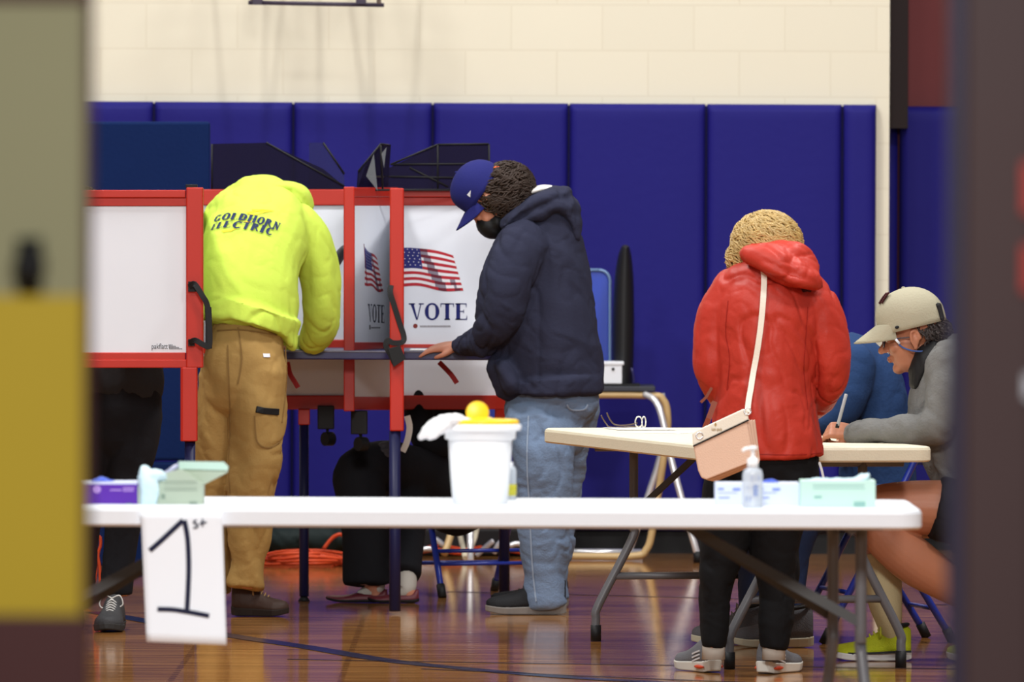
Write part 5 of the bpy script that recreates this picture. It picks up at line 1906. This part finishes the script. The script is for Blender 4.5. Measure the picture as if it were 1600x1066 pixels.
# wipes bucket
bx = N1(750, 21.72)
bk = empty('wipes_bucket', bx)
tag(bk, 'white round wipes bucket with yellow lid ring on the foreground table', 'bucket')


def lathe(bm, c, prof, seg=40):
    prev = None
    for r, z in prof:
        if r < 1e-5: r = 1e-4
        ring = [bm.verts.new(c + Vector((r * cos(2 * pi * i / seg), r * sin(2 * pi * i / seg), z))) for i in range(seg)]
        if prev:
            for i in range(seg): bm.faces.new([prev[i], prev[(i + 1) % seg], ring[(i + 1) % seg], ring[i]])
        else: bm.faces.new(list(reversed(ring)))
        prev = ring
    bm.faces.new(prev)


M_BKT = mat('bright_white_plastic', (244, 246, 248), .4, .4, var=.01)
M_YLID = mat('yellow_lid', (252, 204, 30), .4, .4, var=.03)
sN = S(21.72)
bm = nb(); lathe(bm, bx, [(.070, 0), (.072, .002), (.079, .09), (.0845, .185), (.0845, .192)]); done('bucket_body', bm, M_BKT, bk, True)
bm = nb(); lathe(bm, bx, [(.088, .168), (.093, .17), (.093, .190), (.105, .192), (.108, .198), (.107, .207), (.098, .210), (.09, .211)]); done('rim', bm, M_BKT, bk, True)
bm = nb(); lathe(bm, bx, [(.094, .206), (.101, .208), (.101, .217), (.095, .221), (.03, .222), (.028, .226), (.026, .226)]); lid = done('lid', bm, M_YLID, bk, True)
cc_ = P(746, 645, 21.70)
bm = nb(); lathe(bm, Vector((0, 0, 0)), [(.0285, -.003), (.03, -.002), (.03, .002), (.0285, .003)])
bm.transform(Matrix.Translation(cc_) @ Matrix.Rotation(radians(80), 4, 'X') @ Matrix.Rotation(radians(8), 4, 'Y'))
done('flip_cap', bm, M_YLID, lid, True)
bm = nb(); ptube(bm, [(744, 658, 21.7), (743, 664, 21.7)], .012, 1, 10); done('cap_hinge', bm, M_YLID, lid, True)
bm = nb()
limb(bm, [(736, 661, 0, 6, .02), (720, 657, -.02, 7, .03), (700, 658, -.05, 9, .04), (683, 663, -.08, 10, .04), (670, 673, -.1, 9, .03), (658, 683, -.1, 4, .015)], 21.7)
limb(bm, [(700, 662, -.06, 8, .03), (682, 674, -.1, 8, .03), (672, 683, -.1, 4, .02)], 21.7)
me = remesh(bm, .0035, 1, (.006, (40, 40, 40), 5), 'wipe')
wp = link('wipe', me, mat('wet_wipe', (246, 246, 248), .8, .2, var=.01), bk, True)
# small spray bottle with a yellow label
sp = N1(796, 22.0)
bo = empty('small_bottle', sp)
tag(bo, 'small clear bottle with a yellow label behind the wipes bucket', 'bottle')
M_CLEAR = mat('clear_plastic', (214, 222, 232), .2, .5, alpha=.7)
bm = nb(); lathe(bm, sp, [(.017, 0), (.018, .003), (.018, .078), (.014, .088), (.008, .09)]); done('bottle_body', bm, M_CLEAR, bo, True)
bm = nb(); lathe(bm, sp, [(.0185, .012), (.0185, .042)]); done('label', bm, mat('yellow_label', (206, 200, 60), .5, .3), bo, True)
bm = nb(); lathe(bm, sp, [(.009, .088), (.009, .10)]); done('bottle_cap', bm, M_BKT, bo, True)

# purple glove box
M_PUR = mat('purple_carton', (84, 34, 156), .5, .3, var=.05)
M_CART = mat('pale_blue_carton', (206, 214, 236), .55, .3, var=.02)
M_MINT = mat('mint_carton', (190, 222, 210), .55, .3, var=.02)
M_GREYMINT = mat('grey_green_carton', (170, 184, 166), .55, .3, var=.04)
d = 21.56
r = empty('glove_box', N1(170, d))
tag(r, 'purple glove carton at the left end of the foreground table', 'box')
bm = nb(); pbox(bm, 112, 757, 215, 795, d, .12); q = r
done('carton', bm, M_PUR, r, bevel=.002)
bm = nb(); pbox(bm, 114, 753, 214, 757, d + .002, .116); done('top_flap', bm, M_CART, r)
text_polys('nitrile', 152, 176, 788, 793, d - .0012, M_WHITE, r)
bm = nb(); bm.faces.new([bm.verts.new(P(152 + 6 * cos(a), 765 + 6 * sin(a), d - .001)) for a in [i * pi / 8 for i in range(16)]]); done("round_emblem", bm, mat("lilac_print", (176, 140, 214), .5, .3), r)
bm = nb()
for x0, x1, y0, y1 in ((172, 190, 765, 767), (192, 210, 762, 764), (192, 209, 766, 768), (188, 193, 788, 793)):
    bm.faces.new([bm.verts.new(P(x, y, d - .001)) for x, y in ((x0, y0), (x1, y0), (x1, y1), (x0, y1))])
done('printed_caption', bm, mat('lilac_print', (176, 140, 214), .5, .3), r)
bm = nb(); bm.faces.new([bm.verts.new(P(x, y, d - .001)) for x, y in ((197, 787), (206, 787), (206, 795), (197, 795))]); done('green_mark', bm, mat('green_print', (90, 170, 90), .5, .3), r)
bm = nb(); limb(bm, [(146, 752, .05, 3, .03), (160, 750, .05, 4, .03), (176, 753, .05, 3, .03)], d); me = remesh(bm, .004, 1, (.004, (40, 40, 40), 2), 'glove'); link('glove', me, mat('blue_nitrile', (60, 90, 200), .5, .3), r, True)

# open grey-green tissue carton with raised flap
r = empty('tissue_carton', N1(270, d))
tag(r, 'grey-green carton with raised lid beside the purple glove box', 'box')
bm = nb()
pquad(bm, [(215, 795, d + .0), (317, 795, d), (317, 757, d), (283, 733, d), (250, 742, d), (215, 760, d)], .12)
done('carton', bm, M_GREYMINT, r, bevel=.001)
bm = nb()
pquad(bm, [(283, 722, d + .03), (350, 723, d + .03), (357, 729, d + .03), (356, 738, d + .03), (318, 758, d + .03), (290, 752, d + .03), (276, 735, d + .03)], .006)
done('lid_flap', bm, M_GREYMINT, r, bevel=.001)
bm = nb(); pquad(bm, [(279, 721, d + .024), (350, 722, d + .024), (357, 730, d + .024), (355, 735, d + .024), (280, 733, d + .024)], .004); done('lid_edge', bm, M_MINT, r)
bm = nb()
for y in (752, 756, 762, 766):
    bm.faces.new([bm.verts.new(P(a, b, d - .001)) for a, b in ((256, y), (308, y), (308, y + 1), (256, y + 1))])
for a0, b0, a1, b1 in ((252, 772, 258, 780), (296, 784, 308, 790)):
    bm.faces.new([bm.verts.new(P(a, b, d - .001)) for a, b in ((a0, b0), (a1, b0), (a1, b1), (a0, b1))])
done('printed_lines', bm, mat('grey_green_print', (128, 146, 132), .6, .2), r)
bm = nb(); limb(bm, [(233, 792, -.01, 12, .01), (234, 770, -.015, 14, .02), (232, 750, 0, 14, .03), (230, 742, .03, 8, .03)], d)
limb(bm, [(225, 745, .02, 5, .02), (240, 742, .0, 9, .03), (252, 744, .02, 6, .02)], d)
me = remesh(bm, .004, 1, (.006, (35, 35, 35), 4), 'tissue'); link('tissue', me, mat('pale_blue_tissue', (200, 226, 234), .8, .2, var=.03), r, True)
bm = nb(); limb(bm, [(252, 744, .05, 4, .03), (266, 736, .05, 4, .04), (277, 729, .05, 3, .03)], d); me = remesh(bm, .004, 1, (.004, (35, 35, 35), 4), 'liner'); link('liner', me, mat('lilac_plastic', (160, 164, 190), .4, .4), r, True)

# pale blue glove cartons, sanitizer, mint tissue box
for x0, x1, lb in ((1118, 1176, 'small pale blue carton left of the hand sanitizer bottle'), (1180, 1249, 'pale blue carton between the sanitizer bottle and the mint tissue box')):
    r = empty('glove_box', N1((x0 + x1) / 2, 21.66))
    tag(r, lb, 'box')
    bm = nb(); pbox(bm, x0, 755, x1, 793, 21.66, .12); done('carton', bm, M_CART, r, bevel=.002)
    bm = nb()
    for a0, b0, a1, b1 in ((x0 + 4, 763, x0 + 13, 766), (x0 + 27, 763, x0 + 39, 767), (x0 + 4, 770, x0 + 34, 771), (x0 + 5, 777, x0 + 22, 779)):
        bm.faces.new([bm.verts.new(P(a, b, 21.66 - .001)) for a, b in ((a0, b0), (a1, b0), (a1, b1), (a0, b1))])
    done('printed_lines', bm, mat('blue_print', (120, 140, 214), .6, .2), r)
    if x0 > 1150:
        bm = nb(); limb(bm, [(1193, 754, .05, 3, .03), (1206, 752.5, .05, 4, .03), (1216, 755, .05, 2, .03)], 21.66); me = remesh(bm, .004, 1, None, 'glove'); link('glove', me, mat('blue_nitrile', (60, 90, 200)), r, True)
r = empty('tissue_box', N1(1310, 21.56))
tag(r, 'mint green tissue box near the right end of the foreground table', 'box')
bm = nb(); pbox(bm, 1251, 751, 1368, 795, 21.56, .12); done('carton', bm, M_MINT, r, bevel=.002)
bm = nb()
for a0, b0, a1, b1 in ((1270, 758, 1350, 759.5), (1270, 763, 1352, 764), (1272, 775, 1284, 779), (1334, 784, 1352, 792)):
    bm.faces.new([bm.verts.new(P(a, b, 21.56 - .001)) for a, b in ((a0, b0), (a1, b0), (a1, b1), (a0, b1))])
done('printed_lines', bm, mat('teal_print', (140, 184, 176), .6, .2), r)
bm = nb(); limb(bm, [(1340, 752, .04, 5, .03), (1352, 747, .04, 7, .03), (1357, 742, .04, 3, .02)], 21.56); limb(bm, [(1262, 751, .05, 3, .02), (1300, 751, .05, 3, .02), (1340, 751, .05, 3, .02)], 21.56)
me = remesh(bm, .004, 1, (.005, (40, 40, 40), 6), 'tissue'); link('tissue', me, mat('pale_blue_tissue', (200, 226, 234)), r, True)
# sanitizer pump bottle
sp = N1(1176, 21.5)
r = empty('sanitizer_bottle', sp)
tag(r, 'clear hand sanitizer pump bottle on the foreground table', 'bottle')
bm = nb(); lathe(bm, sp, [(.024, 0), (.0265, .003), (.0265, .086), (.023, .098), (.013, .104), (.012, .108)]); done('bottle_body', bm, M_CLEAR, r, True)
bm = nb(); lathe(bm, sp, [(.0145, .104), (.0145, .126), (.009, .129), (.005, .131), (.005, .150), (.012, .151), (.012, .158), (.006, .160)]); done('pump', bm, M_BKT, r, True)
bm = nb(); tube(bm, [sp + Vector((0, 0, .154)), sp + Vector((-.018, 0, .153)), sp + Vector((-.027, 0, .146))], .0042, 3, 8); done('nozzle', bm, M_BKT, r, True)
bm = nb()
for x0, x1, z0, z1 in ((-.004, .016, .07, .084), (.002, .012, .03, .06), (-.018, -.006, .016, .03), (-.016, -.002, .05, .054)):
    bm.faces.new([bm.verts.new(sp + Vector((x, -sqrt(.0269 ** 2 - x * x), z))) for x, z in ((x0, z0), (x1, z0), (x1, z1), (x0, z1))])
done('label_print', bm, mat('blue_label_print', (100, 130, 196), .6, .2), r)

# hand-written sign taped to the table front
r = empty('paper_sign', P(286, 1008, 21.36))
tag(r, 'white paper sign with a hand-drawn black 1st hanging from the foreground table', 'sign')
ds = 21.375
bm = nb()
N = 14
def sgn(u, v):   # u 0..1 left-right, v 0..1 top-bottom
    x = (220 + 9 * v) * (1 - u) + (347 + 7 * v) * u
    y = 797 + v * (206 + 5 * u)
    return P(x, y, ds + .006 * sin(v * 3) - .004 * sin(u * 3))
g = [[bm.verts.new(sgn(i / N, j / N)) for j in range(N + 1)] for i in range(N + 1)]
for i in range(N):
    for j in range(N): bm.faces.new([g[i][j], g[i + 1][j], g[i + 1][j + 1], g[i][j + 1]])
o = done('sheet', bm, mat('bright_paper', (236, 243, 252), .7, .2, var=.01), r, True)
s = o.modifiers.new('t', 'SOLIDIFY'); s.thickness = .0008
bm = nb()
def sg_inv(x, y):
    v = (y - 797) / 208.0
    u = (x - (220 + 9 * v)) / ((347 + 7 * v) - (220 + 9 * v))
    p = sgn(u, v); return p + Vector((0, -.0025, 0))
for line, wd in ((((234, 861), (252, 845), (270, 828), (286, 813)), .013), (((288, 813), (293, 840), (295, 880), (294, 920), (292, 957)), .013), (((246, 953), (270, 953), (295, 956), (327, 961)), .012),
                 (((307, 813), (303, 815), (304, 818), (309, 820), (308, 824), (302, 825)), .0045), (((312, 818), (318, 817), (323, 816)), .0045), (((317, 811), (316, 817), (317, 823)), .0045)):
    q = smoothpts([(a, b, 0) for a, b in line], 5)
    ribbon(bm, [sg_inv(v.x, v.y) for v in q], wd, .0012)
done('marker_writing', bm, M_BLKINK, r)

# ================================================================== DESK BY THE WALL with case, tray chair and box
DK = 36.05
def tubedesk(label, x0, x1, ytop, dk, foot):
    r = empty('student_desk', P((x0 + x1) / 2, 872, dk)); r.location.z = 0
    tag(r, label, 'desk')
    bm = nb(); pbox(bm, x0 - 4, ytop - 8, x1 - 22, ytop, dk - .02, .5); done('desk_top', bm, mat('dark_grey_laminate', (52, 54, 62), .5, .3), r, bevel=.004)
    zt = P(x1, ytop + 6, dk).z
    a = P(x0, 0, dk).x; b = P(x1, 0, dk).x; zf = .02
    bm = nb(); tube(bm, [Vector((a, dk, zt)), Vector((b - .10, dk, zt)), Vector((b - .02, dk, zt - .02)), Vector((b + .0, dk, zt - .1)), Vector((b - .01, dk, .5)), Vector((b - .06, dk, .16)), Vector((b - .09, dk, .05)), Vector((b - .16, dk, zf)), Vector((a + .05, dk, zf))], .016, 5, 12); done('side_frame', bm, M_TAN, r, True)
    bm = nb(); tube(bm, [Vector((b - .10, dk - .03, zt + .005)), Vector((b - .04, dk - .1, zt - .05)), Vector((b + .02, dk - .14, zt - .3)), Vector((b + .11, dk - .18, .1)), Vector((b + .13, dk - .18, .03))], .0145, 5, 12); done('leg', bm, M_CHROME, r, True)
    bm = nb(); q = Vector((b + .13, dk - .18, 0)); tube(bm, [q + Vector((0, 0, .05)), q + Vector((0, 0, .001))], .02, 1, 12); done('rubber_foot', bm, M_BLACK, r, True)
    bm = nb(); tube(bm, [Vector((a + .05, dk + .4, zf)), Vector((b - .1, dk + .4, zf))], .016, 1, 12); tube(bm, [Vector((b - .16, dk + .4, zf)), Vector((b - .01, dk + .4, .5)), Vector((b - .02, dk + .4, zt))], .015, 4, 12); done('back_frame', bm, M_CHROME, r, True)
    bm = nb(); tube(bm, [Vector((a + .05, dk, zf)), Vector((a + .05, dk + .4, zf))], .015, 1, 12);  tube(bm, [Vector((a + .05, dk, zf)), Vector((a + .02, dk + .02, zt))], .015, 1, 12); done('left_leg', bm, M_CHROME, r, True)
    return r


tubedesk('student desk with tan and chrome tube frame against the blue pads', 850, 1046, 612, DK, 872)
zdesk = P(960, 603.5, DK).z
# tall rounded black case on the desk
r = empty('black_case', P(975, 603, DK + .1))
tag(r, 'tall pointed black case standing on the desk against the blue pads', 'case')
bm = nb()
rows = [(603, 962, 988), (560, 957, 990), (500, 957, 991), (440, 960, 990), (410, 964, 988), (396, 967, 986), (387, 971, 984)]
pp = []
for y, a, b in rows: pp.append(((a + b) / 2, y, .16, (b - a) / 2, .09))
limb(bm, pp, DK, 5, 24, .002, .012)
done('case_body', bm, mat('black_shell', (24, 25, 28), .5, .35), r, True)
bm = nb(); ptube(bm, [(987, 575, DK + .06), (990, 590, DK + .06), (990, 602, DK + .06)], .005, 2, 8); done('cable', bm, M_DKBLUE, r, True)
# blue moulded chair back with pale rim
r = empty('blue_tray', P(940, 600, DK + .32))
tag(r, 'upright bright blue plastic tray with a pale rim beside the black case', 'tray')
def rr_outline(x0, y0, x1, y1, rad, n=6):
    o = []
    for cx, cy, a0 in ((x1 - rad, y0 + rad, -90), (x1 - rad, y1 - rad, 0), (x0 + rad, y1 - rad, 90), (x0 + rad, y0 + rad, 180)):
        for k in range(n + 1):
            a = radians(a0 + 90 * k / n); o.append((cx + rad * cos(a), cy + rad * sin(a)))
    return o
bm = nb(); pquad(bm, [(x, y, DK + .32) for x, y in rr_outline(880, 424, 951, 602, 16)], .02); done('tray_face', bm, mat('bright_blue_plastic', (24, 62, 176), .3, .5), r, bevel=.004)
bm = nb(); q = rr_outline(878, 422, 953, 604, 17); q.append(q[0]); tube(bm, [P(x, y, DK + .315) for x, y in q], .0065, 1, 8); done('rim', bm, mat('pale_blue_rim', (120, 150, 190), .4, .4), r, True)
# white box with black spot
r = empty('white_device', P(957, 603, DK))
tag(r, 'small white plastic box with a black button standing on the desk', 'device')
bm = nb(); pbox(bm, 938, 570, 972, 600, DK + .0, .11); pbox(bm, 936, 565, 975, 571, DK - .004, .12); done('device_body', bm, M_PLASTIC, r, bevel=.004)
bm = nb(); ball(bm, P(958, 577, DK - .002), (.007, .005, .007)); box(bm, tuple(P(935, 590, DK)), tuple(P(939, 572, DK) + Vector((0, .06, 0)))); done('black_button', bm, M_BLACK, r, True)
bm = nb(); pbox(bm, 932, 600, 1000, 604.5, DK + .0, .2); done('device_base', bm, M_BLACK, r)

# ================================================================== FOLDING CHAIRS
M_CH = mat('blue_chair_enamel', (26, 44, 140), .35, .5)


def folding_chair(label, cx, cy, yaw, m=M_CH):
    """faces local -Y"""
    r = empty('folding_chair', (cx, cy, 0))
    tag(r, label, 'chair', 'blue folding chairs')
    M = Matrix.Translation((cx, cy, 0)) @ Matrix.Rotation(radians(yaw), 4, 'Z')
    V = lambda x, y, z: M @ Vector((x, y, z))
    for s in (-1, 1):
        bm = nb(); tube(bm, [V(s * .21, -.24, .004), V(s * .205, -.05, .36), V(s * .2, .14, .74), V(s * .19, .17, .80)], .0125, 3, 10); l = done('front_leg', bm, m, r, True)
        bm = nb(); tube(bm, [V(s * .21, -.24, .001), V(s * .209, -.215, .05)], .017, 1, 10); done('rubber_foot', bm, M_BLACK, l, True)
        bm = nb(); tube(bm, [V(s * .18, .24, .004), V(s * .18, .05, .3), V(s * .18, -.10, .44)], .0125, 3, 10); l = done('rear_leg', bm, m, r, True)
        bm = nb(); tube(bm, [V(s * .18, .24, .001), V(s * .18, .215, .05)], .017, 1, 10); done('rubber_foot', bm, M_BLACK, l, True)
    for y, z, wx in ((-.17, .13, .207), (.175, .12, .18), (-.145, .18, .206)):
        bm = nb(); tube(bm, [V(-wx, y, z), V(wx, y, z)], .008, 1, 8); done('cross_bar', bm, m, r, True)
    bm = nb(); box(bm, (-.195, -.2, .435), (.195, .2, .455), M); done('seat', bm, m, r, bevel=.01, segs=3)
    bm = nb()
    for i in range(8):
        pass
    a = [V(.2 * (i / 4 - 1), .155 + .02 * (1 - (i / 4 - 1) ** 2), .62) for i in range(9)]
    for i in range(8):
        x0, x1 = a[i], a[i + 1]; u = Vector((0, 0, .17)); q = (M.to_3x3() @ Vector((0, .012, 0)))
        hexa(bm, [x0, x1, x1 + q, x0 + q, x0 + u + q * 2, x1 + u + q * 2, x1 + u + q * 3, x0 + u + q * 3])
    done('backrest', bm, m, r)
    return r


c = FP(730, 928)
folding_chair('blue folding chair under the seated person behind the booth', c.x + .02, 32.78, 20)
p = P(1368, 800, 29.3)
folding_chair('blue folding chair under the person in the blue fleece', p.x + .0, 29.35, -78)
p = P(1640, 800, 28.05)
folding_chair('blue folding chair under the man in the tan cap, mostly behind the door frame', p.x, 28.05, -90)

# ================================================================== FLOOR CLUTTER near the wall
# orange extension cord heaped up
random.seed(12)
M_OR = mat('orange_cord', (206, 74, 34), .5, .35, var=.08)
bm = nb()
c0 = FP(478, 884)
pts = []
for k in range(90):
    a = k * .62
    rr = .13 + .07 * sin(k * .37)
    pts.append(c0 + Vector((rr * 1.0 * cos(a) * 1.05 + .03 * sin(k * .9), rr * 1.6 * sin(a), .008 + .06 * (k / 90) * (1 - abs(cos(a)) * .5) + .006 * random.random())))
tube(bm, pts, .0065, 4, 8)
tube(bm, [FP(505, 880, .06), FP(520, 880, .11), FP(535, 880, .12), FP(545, 878, .05)], .008, 4, 8)
pts = [FP(520, 886, .01), FP(580, 880, .01), FP(640, 874, .02), FP(680, 870, .03), FP(720, 872, .02), FP(770, 869, .03), FP(818, 871, .02), FP(850, 871, .01)]
tube(bm, pts, .009, 6, 8)
tube(bm, [p + Vector((.02, .06, .014)) for p in pts], .009, 6, 8)
tag(done('extension_cord', bm, M_OR, None, True), 'orange extension cord heaped on the floor behind the navy booth leg', 'cord')
# orange cord loop hanging at far left
bm = nb()
tube(bm, [P(x, y, 31.6) for x, y in ((146, 918), (150, 890), (148, 862), (144, 848), (148, 838), (156, 840), (157, 852), (153, 868), (156, 890), (155, 925), (140, 940))], .006, 5, 8)
tube(bm, [P(140, 940, 31.6), FP(130, 948, .008), FP(90, 950, .007)], .006, 3, 8)
tag(done('cord_loop', bm, M_OR, None, True), 'looped orange cord hanging at the far left behind the black trouser leg', 'cord')
# dark green-black bag slumped by the wall
bm = nb(); limb(bm, [(420, 852, 0, 22, .12), (460, 848, 0, 26, .16), (510, 848, 0, 25, .16), (545, 852, 0, 20, .12)], 36.3)
me = remesh(bm, .012, 3, (.03, (8, 8, 8), 4), 'duffel_bag'); o = link('duffel_bag', me, mat('black_green_nylon', (22, 34, 34), .7, .25), None, True); set_origin(o); o.location.z = .002
tag(o, 'slumped black-green duffel bag on the floor by the wall pads', 'bag')
# dark equipment case by the wall, white cables on it
bm = nb(); pbox(bm, 640, 826, 900, 868, 36.45, .3); o = done('equipment_case', bm, mat('black_case_vinyl', (24, 22, 24), .6, .3), bevel=.01); o.location.z = .003
tag(o, 'low black equipment case on the floor against the wall pads', 'case')
# white legs and cable ends standing before it
r = empty('chrome_stand', FP(735, 872))
tag(r, 'white and tan tubular stand legs behind the blue folding chair', 'stand')
bm = nb(); tube(bm, [P(735, 775, 35.9), FP(735, 882, .01)], .015, 1, 12); done('white_leg', bm, M_CHROME, r, True)
bm = nb(); tube(bm, [P(712, 800, 35.9), P(703, 840, 35.85), P(694, 866, 35.8)], .016, 3, 12); done('tan_leg', bm, M_TAN, r, True)
bm = nb(); tube(bm, [P(748, 800, 36.1), P(742, 840, 36.0), P(727, 872, 35.9)], .012, 3, 12); tube(bm, [P(716, 820, 36.1), P(722, 850, 36.0), P(727, 872, 35.9)], .012, 3, 12); done('cable_bundle', bm, M_IVORY, r, True)
bm = nb(); pbox(bm, 690, 770, 760, 778, 35.85, .3); done('stand_top', bm, M_DKGREY, r, bevel=.004)
r = empty('white_cables', FP(690, 872))
tag(r, 'short white cable ends lying by the wall beside the orange cord', 'cable')
for pts in (((655, 860), (668, 858), (682, 859)), ((745, 868), (756, 858), (766, 849), (770, 846)), ((772, 864), (778, 852), (783, 847)), ((797, 853), (806, 850), (818, 851)), ((681, 843), (688, 848), (692, 852))):
    bm = nb(); ptube(bm, [(x, y, 36.2) for x, y in pts], .012, 3, 8, .006); done('cable_end', bm, M_CHROME, r, True)
